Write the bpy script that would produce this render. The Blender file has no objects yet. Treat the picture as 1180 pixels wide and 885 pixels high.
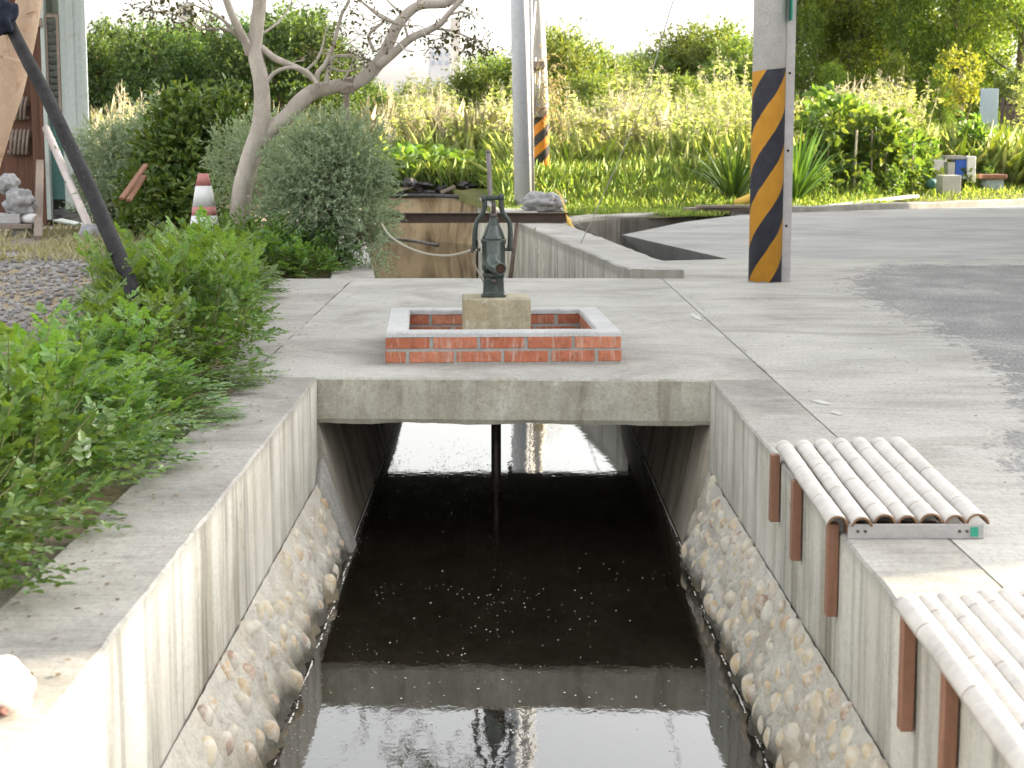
import bpy, bmesh, math, random
import numpy as np
from mathutils import Vector, Matrix, noise
from mathutils.geometry import tessellate_polygon

S = bpy.context.scene
COL = S.collection
RNG = np.random.default_rng(7)
random.seed(7)
R = math.radians

# ------------------------------------------------------------------ camera maths (photo is 1180 x 885)
F, W0, H0, CH = 2000.0, 1180.0, 885.0, 1.08
TH = math.atan(284.5 / F)
PS = 0.0035
fw = Vector((math.sin(PS) * math.cos(TH), math.cos(PS) * math.cos(TH), -math.sin(TH)))
rt = Vector((math.cos(PS), -math.sin(PS), 0))
up = rt.cross(fw)

def ray(u, v):
    return fw * F + rt * (u - W0 / 2) - up * (v - H0 / 2)

def gz(u, v, z=0.0):
    d = ray(u, v); t = (z - CH) / d.z
    return Vector((d.x * t, d.y * t, z))

def gy(u, v, Y):
    d = ray(u, v); t = Y / d.y
    return Vector((d.x * t, Y, CH + d.z * t))

# ------------------------------------------------------------------ materials
class NT:
    def __init__(s, name):
        s.m = bpy.data.materials.new(name); s.m.use_nodes = True
        s.t = s.m.node_tree; s.t.nodes.clear()
        s.out = s.n('ShaderNodeOutputMaterial')
        s.tc = s.n('ShaderNodeTexCoord')
    def n(s, k, **kw):
        x = s.t.nodes.new(k)
        for a, b in kw.items(): setattr(x, a, b)
        return x
    def l(s, a, b): s.t.links.new(a, b)
    def mapping(s, scale, src=None, rot=(0, 0, 0)):
        m = s.n('ShaderNodeMapping'); m.inputs['Scale'].default_value = scale; m.inputs['Rotation'].default_value = rot
        s.l(src or s.tc.outputs['Object'], m.inputs['Vector']); return m.outputs[0]
    def noise(s, vec, scale, detail=6, rough=.6, dist=0):
        x = s.n('ShaderNodeTexNoise'); x.inputs['Scale'].default_value = scale; x.inputs['Detail'].default_value = detail
        x.inputs['Roughness'].default_value = rough; x.inputs['Distortion'].default_value = dist
        s.l(vec, x.inputs['Vector']); return x.outputs['Fac']
    def ramp(s, fac, stops, interp='LINEAR'):
        x = s.n('ShaderNodeValToRGB'); e = x.color_ramp.elements; x.color_ramp.interpolation = interp
        while len(e) < len(stops): e.new(.5)
        for i, (p, c) in enumerate(stops):
            e[i].position = p
            if isinstance(c, (int, float)): c = (c, c, c)
            e[i].color = (*c, 1)
        s.l(fac, x.inputs['Fac']); return x.outputs['Color']
    def mix(s, fac, a, b, mode='MIX'):
        x = s.n('ShaderNodeMix', data_type='RGBA', blend_type=mode)
        for i, v in ((0, fac), (6, a), (7, b)):
            if hasattr(v, 'is_output'): s.l(v, x.inputs[i])
            elif isinstance(v, (int, float)): x.inputs[i].default_value = v if i == 0 else (v, v, v, 1)
            else: x.inputs[i].default_value = (*v, 1)
        return x.outputs[2]
    def math(s, op, a, b=0.0, c=None):
        x = s.n('ShaderNodeMath', operation=op)
        for i, v in enumerate((a, b) if c is None else (a, b, c)):
            if hasattr(v, 'is_output'): s.l(v, x.inputs[i])
            else: x.inputs[i].default_value = v
        return x.outputs[0]
    def bump(s, h, strength=.3, dist=.01):
        x = s.n('ShaderNodeBump'); x.inputs['Strength'].default_value = strength; x.inputs['Distance'].default_value = dist
        s.l(h, x.inputs['Height']); return x.outputs[0]
    def bsdf(s, col, rough=.8, metal=0, normal=None, spec=.5, ior=1.5):
        b = s.n('ShaderNodeBsdfPrincipled')
        for k, v in (('Base Color', col), ('Roughness', rough), ('Metallic', metal), ('Specular IOR Level', spec), ('IOR', ior)):
            if hasattr(v, 'is_output'): s.l(v, b.inputs[k])
            elif k == 'Base Color': b.inputs[k].default_value = (*v, 1)
            else: b.inputs[k].default_value = v
        if normal: s.l(normal, b.inputs['Normal'])
        return b
    def done(s, b):
        s.l(b.outputs[0], s.out.inputs[0]); return s.m

def concrete(name, light, dark, style='plain', bumpk=.35, warm=None):
    t = NT(name); o = t.tc.outputs['Object']
    big = t.noise(t.mapping((1, 1, 1)), 1.6, 8, .62, .4)
    c = t.ramp(big, [(.3, dark), (.5, tuple(.6 * a + .4 * b for a, b in zip(light, dark))), (.68, light)])
    fine = t.noise(t.mapping((1, .4, 1)) if style == 'broom' else o, 70, 6, .75)
    c = t.mix(.62, c, t.ramp(fine, [(.25, .45), (.5, .95), (.75, 1.25)]), 'MULTIPLY')
    h = fine
    grit = t.noise(o, 19, 6, .72, .2)
    c = t.mix(.5, c, t.ramp(grit, [(.30, .62), (.46, .95), (.6, 1.0), (.74, 1.16)]), 'MULTIPLY')
    if style == 'wall':
        st = t.noise(t.mapping((4.2, 4.2, .30)), 1.5, 6, .62, .25)
        st2 = t.noise(t.mapping((1.6, 1.6, .5)), 1.5, 5, .6, .3)
        c = t.mix(.85, c, t.ramp(st, [(.32, (.26, .255, .235)), (.42, (.56, .55, .52)), (.49, (.88, .87, .84)), (.56, 1.0), (.75, (1.12, 1.1, 1.05))]), 'MULTIPLY')
        c = t.mix(.7, c, t.ramp(st2, [(.36, (.50, .46, .38)), (.52, 1.0), (.7, 1.1)]), 'MULTIPLY')
        md = t.noise(o, 1.1, 4, .6, .2)
        c = t.mix(t.ramp(md, [(.45, .0), (.65, .5)]), c, t.ramp(t.noise(o, 2.2, 7, .65, .6), [(.3, tuple(.62 * x for x in light)), (.65, light)]))
        pit = t.noise(t.mapping((1, 1, .45)), 30, 2, .5)
        c = t.mix(t.ramp(pit, [(.73, 0.0), (.78, .8)]), c, (.03, .028, .025))
        sep = t.n('ShaderNodeSeparateXYZ'); t.l(o, sep.inputs[0])
        # weathered grime just under the exposed top edge and a damp band above the water
        edge = t.math('MULTIPLY', t.ramp(t.math('ADD', sep.outputs[2], 1.0), [(.955, 0.0), (1.0, 1.0)]), st)
        c = t.mix(edge, c, (.20, .19, .17))
    if style == 'broom':
        br = t.noise(t.mapping((1.2, 30, 1)), 2.2, 5, .6, .3)
        c = t.mix(.45, c, t.ramp(br, [(.3, .62), (.5, 1.0), (.7, 1.14)]), 'MULTIPLY')
        sp = t.noise(o, .75, 7, .7, 1.1)
        c = t.mix(.75, c, t.ramp(sp, [(.30, (.42, .41, .39)), (.43, (.78, .77, .75)), (.55, 1.0)]), 'MULTIPLY')
        vo = t.n('ShaderNodeTexVoronoi', feature='DISTANCE_TO_EDGE'); vo.inputs['Scale'].default_value = .42
        wv = t.n('ShaderNodeMix', data_type='RGBA'); wv.inputs[0].default_value = .22
        nz = t.n('ShaderNodeTexNoise'); nz.inputs['Scale'].default_value = 2.5; nz.inputs['Detail'].default_value = 6; t.l(o, nz.inputs['Vector'])
        t.l(o, wv.inputs[6]); t.l(nz.outputs['Color'], wv.inputs[7]); t.l(wv.outputs[2], vo.inputs['Vector'])
        c = t.mix(t.ramp(vo.outputs[0], [(0, .28), (.0025, .12), (.005, 0.0)]), c, (.16, .15, .14))
        h = t.mix(.5, fine, br)
    if style == 'damp':      # algae and wet stain along the water line
        sep = t.n('ShaderNodeSeparateXYZ'); t.l(o, sep.inputs[0]); wn_ = t.noise(o, 7, 6, .7)
        lev = t.math('ADD', sep.outputs[2], t.math('MULTIPLY', wn_, -.13))
        c = t.mix(t.ramp(t.math('ADD', lev, 1.0), [(.19, .95), (.27, 0.0)]), c, (.075, .072, .055))
        wm = t.noise(o, 4, 5, .6); h = t.mix(.6, fine, t.noise(o, 20, 9, .72, .4))
        c = t.mix(t.ramp(wm, [(.5, 0.0), (.68, .45)]), c, (.46, .36, .22))
    if style == 'beam':
        st = t.noise(t.mapping((4, 4, .9)), 1.6, 7, .7, .6)
        c = t.mix(.8, c, t.ramp(st, [(.34, (.42, .40, .35)), (.5, (.86, .84, .78)), (.62, 1.0)]), 'MULTIPLY')
        bl = t.noise(o, 6, 8, .72, .8)
        c = t.mix(t.ramp(bl, [(.55, 0.0), (.7, .55)]), c, (.62, .60, .55))
    b = t.bsdf(c, t.ramp(fine, [(.2, .72), (.8, .95)]), 0, t.bump(h, bumpk, .02 if style == 'damp' else .006), .3)
    return t.done(b)

def simple(name, c1, c2, scale=12, rough=.6, metal=0, bumpk=.15, stretch=(1, 1, 1), spec=.4, bd=.004, worn=None):
    t = NT(name); v = t.mapping(stretch)
    n = t.noise(v, scale, 7, .65, .2)
    c = t.ramp(n, [(.3, c1), (.7, c2)])
    if worn:
        w = t.noise(t.tc.outputs['Object'], scale * 2.2, 8, .75, .5)
        c = t.mix(t.ramp(w, [(.58, 0.0), (.68, .85)]), c, worn)
    f = t.noise(t.tc.outputs['Object'], scale * 9, 4, .7)
    c = t.mix(.35, c, t.ramp(f, [(.25, .6), (.6, 1.1)]), 'MULTIPLY')
    return t.done(t.bsdf(c, rough, metal, t.bump(n, bumpk, bd), spec))

def leafmat(name, cols, trans=.35, rough=.45, spec=.35, tcol=None):
    t = NT(name)
    g = t.n('ShaderNodeNewGeometry'); oi = t.n('ShaderNodeObjectInfo')
    n = len(cols)
    c = t.ramp(g.outputs['Random Per Island'], [(i / max(1, n - 1), k) for i, k in enumerate(cols)])
    hs = t.n('ShaderNodeHueSaturation')
    t.l(t.math('MULTIPLY_ADD', oi.outputs['Random'], .5, .75), hs.inputs['Value'])
    t.l(t.math('MULTIPLY_ADD', oi.outputs['Random'], .03, .485), hs.inputs['Hue'])
    t.l(c, hs.inputs['Color'])
    c = hs.outputs[0]
    b = t.bsdf(c, rough, 0, None, spec)
    tr = t.n('ShaderNodeBsdfTranslucent')
    t.l(t.mix(1.0, c, tcol or (1.9, 1.7, .55), 'MULTIPLY'), tr.inputs[0])
    mx = t.n('ShaderNodeMixShader'); mx.inputs[0].default_value = trans
    t.l(b.outputs[0], mx.inputs[1]); t.l(tr.outputs[0], mx.inputs[2]); t.l(mx.outputs[0], t.out.inputs[0])
    return t.m

def islandmat(name, cols, rough=.8, scale=40, bumpk=.3, spec=.3, smear=None):
    t = NT(name); g = t.n('ShaderNodeNewGeometry')
    c = t.ramp(g.outputs['Random Per Island'], [(i / (len(cols) - 1), k) for i, k in enumerate(cols)])
    f = t.noise(t.tc.outputs['Object'], scale, 7, .7, .3)
    if smear:
        sm = t.noise(t.tc.outputs['Object'], 21, 8, .72, .6); c = t.mix(t.ramp(sm, [(.44, 0.0), (.56, .92)]), c, smear)
    c = t.mix(.7, c, t.ramp(f, [(.25, .55), (.5, .98), (.75, 1.25)]), 'MULTIPLY')
    return t.done(t.bsdf(c, rough, 0, t.bump(f, bumpk, .004), spec))

M = {}
M['wall'] = concrete('wall_concrete', (.60, .59, .54), (.42, .41, .37), 'wall')
M['walltop'] = concrete('coping_concrete', (.42, .41, .38), (.25, .245, .23), 'broom')
M['deck'] = concrete('deck_concrete', (.46, .45, .425), (.34, .335, .315), 'broom')
M['pave'] = concrete('pavement_concrete', (.45, .44, .415), (.33, .325, .305), 'broom')
M['beam'] = concrete('beam_concrete', (.46, .45, .39), (.28, .27, .23), 'beam')
M['tunnel'] = concrete('tunnel_concrete', (.52, .48, .41), (.30, .27, .22), 'wall')
M['mortar'] = concrete('stone_mortar', (.66, .635, .575), (.50, .475, .42), 'damp', 1.0)
M['cap'] = concrete('cement_cap', (.52, .52, .525), (.38, .38, .385), 'plain')
M['joint'] = simple('joint_dark', (.24, .235, .225), (.37, .36, .34), 14, .95)
M['patch'] = simple('cement_patch', (.40, .395, .38), (.54, .535, .52), 14, .9)
M['block'] = concrete('old_block_concrete', (.56, .52, .41), (.34, .30, .20), 'beam')
def m_brick():
    t = NT('brick_faded_red'); g = t.n('ShaderNodeNewGeometry'); o = t.tc.outputs['Object']
    c = t.ramp(g.outputs['Random Per Island'], [(0, (.33, .105, .06)), (.3, (.41, .15, .09)), (.55, (.35, .12, .07)), (.8, (.45, .185, .115)), (1, (.38, .13, .08))])
    n = t.noise(o, 22, 8, .72, .3)
    c = t.mix(.85, c, t.ramp(n, [(.28, .45), (.48, .95), (.72, 1.3)]), 'MULTIPLY')
    sm = t.noise(t.mapping((16, 16, 2.5)), 2.2, 7, .72, .3)
    c = t.mix(t.ramp(sm, [(.52, 0.0), (.68, .62)]), c, (.50, .42, .37))
    dk = t.noise(o, 60, 5, .7)
    c = t.mix(t.ramp(dk, [(.66, 0.0), (.72, .6)]), c, (.12, .05, .035))
    return t.done(t.bsdf(c, .9, 0, t.bump(n, .7, .006), .2))
M['brick'] = m_brick()
M['bmortar'] = concrete('brick_mortar', (.38, .37, .35), (.26, .255, .24), 'plain', .6)
M['cobble'] = islandmat('cobble_stone', [(.52, .41, .25), (.50, .41, .28), (.56, .49, .35), (.46, .34, .22), (.54, .51, .43), (.34, .23, .18), (.56, .44, .28)], .8, 22, .45, .3, (.55, .525, .47))
M['gravel'] = islandmat('gravel_stone', [(.15, .145, .15), (.24, .23, .23), (.33, .32, .31), (.2, .18, .19)], .85, 60, .3)
M['bamboo'] = islandmat('bleached_bamboo', [(.55, .53, .505), (.63, .61, .585), (.48, .455, .425), (.59, .56, .53)], .5, 10, .08)
M['bnode'] = simple('bamboo_node_ring', (.17, .135, .115), (.36, .32, .28), 60, .7)
M['binner'] = simple('bamboo_inside', (.15, .085, .05), (.24, .15, .09), 20, .8)
M['slat'] = simple('red_brown_wood', (.20, .095, .06), (.28, .145, .095), 5, .65, 0, .3, (10, 10, .6))
M['galv'] = simple('galvanised_plate', (.34, .33, .33), (.44, .43, .43), 14, .45, .4, .1)
M['steel'] = simple('brown_painted_steel', (.055, .035, .028), (.10, .065, .05), 10, .6, .1, .2, (1, 1, 1), .4, .003, (.16, .09, .05))
M['pump'] = simple('green_cast_iron', (.018, .028, .025), (.042, .056, .049), 9, .42, .15, .3, (1, 1, 1), .5, .004, (.16, .17, .155))
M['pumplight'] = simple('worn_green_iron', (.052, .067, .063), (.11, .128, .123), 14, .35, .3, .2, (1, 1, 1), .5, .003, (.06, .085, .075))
M['rod'] = simple('dark_steel_rod', (.06, .05, .048), (.12, .10, .095), 20, .45, .5, .2)
M['handle'] = simple('dull_grey_pipe', (.15, .135, .135), (.24, .215, .215), 14, .5, .4, .2)
M['hole'] = simple('rusty_bore', (.012, .008, .006), (.05, .025, .015), 20, .9)  # near-black colour standing in for the shade inside holes
M['rope'] = simple('pale_rope', (.28, .255, .20), (.40, .365, .30), 60, .9)
M['yrope'] = simple('yellow_rope', (.62, .38, .06), (.72, .48, .12), 60, .7)
M['wire'] = simple('pale_wire', (.42, .41, .39), (.55, .54, .5), 30, .5, .3)
M['polec'] = concrete('pole_concrete', (.44, .43, .42), (.34, .335, .33), 'plain', .25)
M['whitepole'] = concrete('pale_pole_concrete', (.47, .49, .53), (.40, .42, .46), 'plain', .2)
M['green'] = simple('green_sign_paint', (.015, .22, .14), (.03, .29, .20), 10, .4)
M['blackpole'] = simple('charred_pole', (.010, .010, .012), (.030, .029, .032), 16, .75, 0, .8, (1, 1, .3), .3, .012, (.07, .07, .075))
M['whitepipe'] = simple('pale_pipe_paint', (.52, .45, .43), (.62, .56, .54), 8, .5, 0, .1)
M['bark_pale'] = simple('pale_bark', (.33, .29, .25), (.54, .49, .44), 7, .85, 0, .8, (1, 1, .5), .2, .03, (.29, .245, .21))
M['bark_myrtle'] = simple('peeling_tan_bark', (.38, .26, .185), (.50, .385, .29), 4, .75, 0, .4, (1.6, 1.6, .35), .2, .02, (.22, .12, .075))
M['bark'] = simple('dark_bark', (.09, .07, .05), (.17, .135, .10), 6, .9, 0, .8, (1, 1, .3), .2, .03)
M['stem'] = simple('green_stem', (.12, .14, .05), (.20, .19, .08), 8, .8)
M['drystem'] = simple('dry_stem', (.46, .40, .28), (.60, .54, .40), 8, .9)
M['cloth'] = simple('dark_blue_cloth', (.010, .013, .024), (.024, .03, .05), 14, .9, 0, .6, (1, 1, 1), .2, .02)
M['conered'] = simple('faded_red', (.46, .17, .165), (.56, .24, .23), 12, .55, 0, .1)
M['conewhite'] = simple('dirty_white', (.62, .62, .63), (.76, .76, .77), 10, .5, 0, .1)
M['sheet'] = simple('pale_green_sheet_metal', (.36, .41, .395), (.50, .545, .525), 2.5, .55, .05, .1, (3, 3, .25), .4, .004, (.34, .33, .28))
M['brownwood'] = simple('old_brown_boards', (.075, .035, .022), (.16, .075, .048), 4, .75, 0, .4, (8, 8, .5))
M['greywood'] = simple('weathered_wood', (.17, .13, .105), (.30, .25, .21), 5, .85, 0, .5, (10, 10, .5))
M['teal'] = simple('teal_paint', (.06, .15, .15), (.10, .22, .21), 5, .6)
M['glassdark'] = simple('dusty_louvre_glass', (.10, .11, .11), (.19, .20, .19), 8, .25, 0, .05)
M['whitesack'] = simple('white_sack', (.20, .20, .21), (.40, .40, .415), 14, .7, 0, .8, (1, 1, 1), .3, .03, (.34, .33, .34))
M['earth'] = simple('earth', (.10, .075, .05), (.20, .155, .10), 2, .95, 0, .6, (1, 1, 1), .1, .03)
M['bankwall'] = concrete('ochre_bank_concrete', (.42, .32, .20), (.24, .17, .10), 'wall', .5)
M['ditch'] = concrete('damp_ditch_concrete', (.20, .19, .17), (.09, .085, .075), 'wall', .5)
M['plastic'] = simple('black_plastic', (.012, .011, .012), (.05, .045, .048), 12, .35, 0, .8, (1, 1, 1), .5, .04, (.24, .22, .22))
M['bluepanel'] = simple('pale_blue_panel', (.33, .40, .50), (.40, .47, .57), 6, .5)
M['bluep'] = simple('blue_plastic', (.03, .10, .48), (.05, .14, .56), 8, .4)
M['white'] = simple('white_paint', (.74, .74, .74), (.82, .82, .82), 6, .5)
M['brownfence'] = simple('dark_brown_fence', (.06, .04, .045), (.10, .07, .07), 6, .7, 0, .3, (8, 1, .5))
M['housewall'] = simple('cream_render', (.50, .47, .41), (.58, .55, .48), 3, .85)
M['rooftile'] = simple('dull_red_roof', (.22, .09, .06), (.30, .13, .09), 8, .75)
M['pane'] = simple('window_glass', (.03, .035, .04), (.05, .055, .06), 2, .06)
M['farwall'] = simple('far_building_render', (.52, .55, .60), (.60, .62, .66), .4, .9)
M['fartower'] = simple('far_tower_render', (.50, .48, .46), (.58, .56, .54), .4, .9)
M['palestone'] = simple('pale_stone', (.62, .52, .44), (.80, .74, .68), 22, .6, 0, .4, (1, 1, 1), .4, .01)
M['maroon'] = simple('maroon_lining', (.05, .018, .014), (.10, .035, .028), 20, .7)
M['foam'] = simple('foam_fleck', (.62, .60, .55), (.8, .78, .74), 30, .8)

# leaves
M['hedge'] = leafmat('hedge_leaf', [(.06, .125, .034), (.105, .19, .048), (.075, .16, .05), (.165, .27, .07), (.12, .21, .058), (.21, .29, .11)], .3, .33, .55)
M['shoot'] = leafmat('young_leaf', [(.11, .21, .045), (.15, .255, .065), (.12, .225, .05)], .4, .4, .45)
M['silver'] = leafmat('silver_leaf', [(.20, .265, .175), (.28, .34, .24), (.235, .30, .20), (.36, .41, .29)], .32, .6, .2, (1.3, 1.3, .8))
M['darkleaf'] = leafmat('dark_leaf', [(.045, .08, .02), (.07, .115, .028), (.10, .15, .035), (.15, .18, .045)], .3, .4, .4)
M['forest'] = leafmat('forest_leaf', [(.045, .085, .035), (.065, .115, .045), (.09, .15, .05), (.13, .19, .06)], .33, .5, .3)
M['midtree'] = leafmat('mid_leaf', [(.08, .13, .05), (.11, .17, .055), (.15, .21, .065), (.19, .24, .08)], .38, .5, .3)
M['bambooleaf'] = leafmat('feathery_leaf', [(.07, .13, .032), (.105, .18, .042), (.16, .24, .052), (.24, .30, .07)], .45, .45, .3)
M['weed'] = leafmat('weed_leaf', [(.19, .25, .07), (.26, .32, .11), (.34, .38, .16), (.46, .46, .28)], .48, .55, .3, (1.5, 1.45, .8))
M['straw'] = leafmat('straw', [(.44, .42, .25), (.52, .49, .32), (.40, .40, .20), (.56, .53, .38)], .3, .7, .2, (1.15, 1.1, .8))
M['grass'] = leafmat('grass_blade', [(.14, .22, .065), (.18, .27, .08), (.23, .31, .11), (.32, .36, .18)], .42, .55, .3)
M['strap'] = leafmat('strap_leaf', [(.05, .11, .03), (.08, .16, .04), (.12, .20, .05)], .3, .4, .4)
M['squash'] = leafmat('squash_leaf', [(.07, .135, .035), (.095, .17, .045), (.13, .21, .06), (.17, .235, .075)], .38, .5, .3)
M['sparse'] = leafmat('sparse_leaf', [(.07, .075, .035), (.10, .105, .05), (.12, .115, .06), (.09, .10, .045)], .3, .5, .3)
M['yellowleaf'] = leafmat('yellow_leaf', [(.17, .21, .045), (.24, .25, .06), (.14, .19, .04)], .4, .5, .3)
M['deadvine'] = leafmat('dead_vine_leaf', [(.34, .27, .16), (.40, .33, .2), (.30, .26, .14), (.20, .27, .08)], .3, .6, .2, (1.2, 1.1, .7))

def stripes(name, orange, black, top, base, P=.545):
    t = NT(name); sep = t.n('ShaderNodeSeparateXYZ'); t.l(t.tc.outputs['Object'], sep.inputs[0])
    ang = t.math('ARCTAN2', sep.outputs[0], t.math('MULTIPLY', sep.outputs[1], -1.0))
    wob = t.noise(t.tc.outputs['Object'], 9, 3, .5)
    s = t.math('SUBTRACT', sep.outputs[2], t.math('MULTIPLY', ang, P * .33))
    s = t.math('ADD', s, t.math('MULTIPLY', wob, .03))
    fr = t.math('FRACT', t.math('ADD', t.math('DIVIDE', s, P), base))
    k = t.math('GREATER_THAN', fr, .5)
    n = t.noise(t.tc.outputs['Object'], 7, 7, .7)
    oc = t.ramp(n, [(.3, tuple(.75 * x for x in orange)), (.7, orange)])
    bc = t.ramp(n, [(.3, black), (.7, tuple(2.2 * x for x in black))])
    c = t.mix(k, oc, bc)
    chip = t.noise(t.mapping((1, 1, .5)), 26, 6, .7)
    c = t.mix(t.ramp(chip, [(.66, 0.0), (.72, .7)]), c, (.34, .31, .26))
    low = t.math('LESS_THAN', t.math('ADD', sep.outputs[2], t.math('MULTIPLY', wob, .05)), .03)
    c = t.mix(low, c, (.36, .35, .33))
    tp = t.math('LESS_THAN', t.math('ADD', sep.outputs[2], t.math('MULTIPLY', ang, -.012)), top)
    n2 = t.noise(t.tc.outputs['Object'], 5, 8, .7)
    conc = t.mix(.6, t.ramp(n2, [(.3, (.33, .325, .31)), (.7, (.45, .44, .425))]), t.ramp(t.noise(t.tc.outputs['Object'], 80, 4, .7), [(.25, .6), (.7, 1.15)]), 'MULTIPLY')
    c = t.mix(tp, conc, c)
    return t.done(t.bsdf(c, .6, 0, t.bump(n, .15, .004), .35))
M['stripe_near'] = stripes('hazard_stripes', (.62, .30, .035), (.022, .023, .032), 1.575, .0)
M['stripe_far'] = stripes('hazard_stripes_far', (.72, .26, .03), (.03, .028, .028), 1.40, .1, .36)

def m_water():
    t = NT('canal_water')
    n = t.noise(t.mapping((1, .45, 1)), 5, 3, .5, .3)
    n2 = t.noise(t.mapping((1, .7, 1)), 26, 3, .5, .5)
    h = t.math('ADD', t.math('MULTIPLY', n, .7), t.math('MULTIPLY', n2, .3))
    c = t.ramp(n, [(.3, (.009, .007, .0045)), (.7, (.014, .011, .0075))])
    return t.done(t.bsdf(c, .025, 0, t.bump(h, .10, .008), .5, 2.2))
M['water'] = m_water()

def m_asphalt():
    t = NT('old_asphalt'); o = t.tc.outputs['Object']
    a = t.noise(o, .5, 8, .65, .6); b = t.noise(o, 140, 3, .7); d = t.noise(t.mapping((.8, 1.0, 1)), 1.3, 8, .7, .5)
    c = t.ramp(a, [(.3, (.23, .228, .222)), (.55, (.30, .298, .29)), (.72, (.38, .375, .362))])
    c = t.mix(.6, c, t.ramp(d, [(.35, .75), (.6, 1.25)]), 'MULTIPLY')
    c = t.mix(.7, c, t.ramp(b, [(.3, .5), (.5, .95), (.72, 1.6)]), 'MULTIPLY')
    return t.done(t.bsdf(c, .78, 0, t.bump(b, .5, .006), .4))
M['asphalt'] = m_asphalt()

def m_yard():
    src = M['pave']; t = NT('worn_yard'); t.m.name = 'worn_yard'; o = t.tc.outputs['Object']
    big = t.noise(o, 1.6, 8, .62, .4); fine = t.noise(t.mapping((1, .35, 1)), 60, 6, .78)
    c = t.ramp(big, [(.3, PD), (.5, tuple(.6 * a + .4 * b for a, b in zip(PL, PD))), (.68, PL)])
    br = t.noise(t.mapping((1.2, 26, 1)), 2.2, 5, .6, .3)
    c = t.mix(.5, c, t.ramp(br, [(.3, .66), (.5, 1.0), (.7, 1.14)]), 'MULTIPLY')
    sp = t.noise(t.mapping((.6, 1.4, 1)), .9, 8, .72, 1.2)
    c = t.mix(.8, c, t.ramp(sp, [(.30, (.52, .51, .49)), (.43, (.82, .81, .79)), (.55, 1.0)]), 'MULTIPLY')
    c = t.mix(.6, c, t.ramp(fine, [(.25, .42), (.5, .97), (.75, 1.3)]), 'MULTIPLY')
    at = t.n('ShaderNodeAttribute', attribute_name='tar')
    e1 = t.noise(t.mapping((1.2, .9, 1)), 5, 8, .72, .6); e2 = t.noise(t.mapping((1, .4, 1)), 34, 5, .75)
    k = t.math('ADD', at.outputs['Fac'], t.math('ADD', t.math('MULTIPLY', t.math('SUBTRACT', e1, .5), 1.1), t.math('MULTIPLY', t.math('SUBTRACT', e2, .5), .9)))
    k = t.ramp(k, [(.485, 0.0), (.545, 1.0)])
    b = t.noise(t.mapping((1, .32, 1)), 75, 5, .75); a = t.noise(t.mapping((1, .8, 1)), 1.5, 8, .7, .5)
    tar = t.mix(.9, t.ramp(a, [(.3, (.16, .16, .16)), (.5, (.215, .214, .212)), (.66, (.31, .308, .30))]), t.ramp(b, [(.3, .45), (.5, .95), (.72, 1.7)]), 'MULTIPLY')
    c = t.mix(k, c, tar)
    h = t.math('SUBTRACT', t.math('MULTIPLY', b, .6), t.math('MULTIPLY', k, .8))
    return t.done(t.bsdf(c, .85, 0, t.bump(h, .5, .008), .3))
PL, PD = (.45, .44, .415), (.33, .325, .305)
M['yard'] = m_yard()

def m_ground():
    t = NT('ground_soil'); o = t.tc.outputs['Object']
    a = t.noise(o, .6, 8, .65, .5); b = t.noise(o, 24, 6, .7); d = t.noise(o, 1.1, 4, .6, .3)
    c = t.ramp(a, [(.35, (.17, .155, .14)), (.6, (.26, .235, .205))])
    c = t.mix(t.ramp(d, [(.46, 0.0), (.56, .8)]), c, (.30, .235, .14))
    c = t.mix(.7, c, t.ramp(b, [(.3, .55), (.5, 1.0), (.75, 1.35)]), 'MULTIPLY')
    return t.done(t.bsdf(c, .95, 0, t.bump(b, .8, .02), .2))
M['ground'] = m_ground()
M['field'] = simple('field_soil', (.07, .09, .03), (.16, .15, .06), 1.2, .95, 0, .6, (1, 1, 1), .1, .05)

# ------------------------------------------------------------------ objects
ORG = {}

def tag(o, label=None, cat=None, group=None, kind=None):
    if label: o['label'] = label
    if cat: o['category'] = cat
    if group: o['group'] = group
    if kind: o['kind'] = kind
    return o

def thing(name, label, cat, loc=(0, 0, 0), group=None):
    o = bpy.data.objects.new(name, None); COL.objects.link(o)
    o.empty_display_size = .1; o.location = loc; ORG[o.name] = Vector(loc)
    return tag(o, label, cat, group)

def link(name, me, mats, parent=None):
    o = bpy.data.objects.new(name, me); COL.objects.link(o)
    for m in (mats if isinstance(mats, (list, tuple)) else [mats]): me.materials.append(M[m] if isinstance(m, str) else m)
    if parent:
        o.parent = parent; ORG[o.name] = ORG.get(parent.name, Vector())
        g = ORG[o.name]
        if g.length > 0: me.transform(Matrix.Translation(-g))
    else: ORG[o.name] = Vector()
    return o

def build(name, bm, mats, parent=None, smooth=False, bevel=0, seg=2):
    bmesh.ops.recalc_face_normals(bm, faces=bm.faces[:])
    me = bpy.data.meshes.new(name); bm.to_mesh(me); bm.free()
    if smooth: me.polygons.foreach_set('use_smooth', [True] * len(me.polygons))
    o = link(name, me, mats, parent)
    if bevel:
        b = o.modifiers.new('Bevel', 'BEVEL'); b.width = bevel; b.segments = seg; b.limit_method = 'ANGLE'; b.angle_limit = R(40)
    return o

def nmesh(name, V, Q, mats, parent=None, smooth=False, mi=None):
    V = np.asarray(V, dtype=np.float32).reshape(-1, 3); Q = np.asarray(Q, dtype=np.int32)
    me = bpy.data.meshes.new(name)
    me.vertices.add(len(V)); me.vertices.foreach_set('co', V.ravel())
    k = Q.shape[1]
    me.loops.add(Q.size); me.loops.foreach_set('vertex_index', Q.ravel())
    me.polygons.add(len(Q)); me.polygons.foreach_set('loop_start', np.arange(len(Q), dtype=np.int32) * k)
    if mi is not None: me.polygons.foreach_set('material_index', np.asarray(mi, dtype=np.int32))
    if smooth: me.polygons.foreach_set('use_smooth', np.ones(len(Q), dtype=bool))
    me.update(calc_edges=True)
    return link(name, me, mats, parent)

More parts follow.
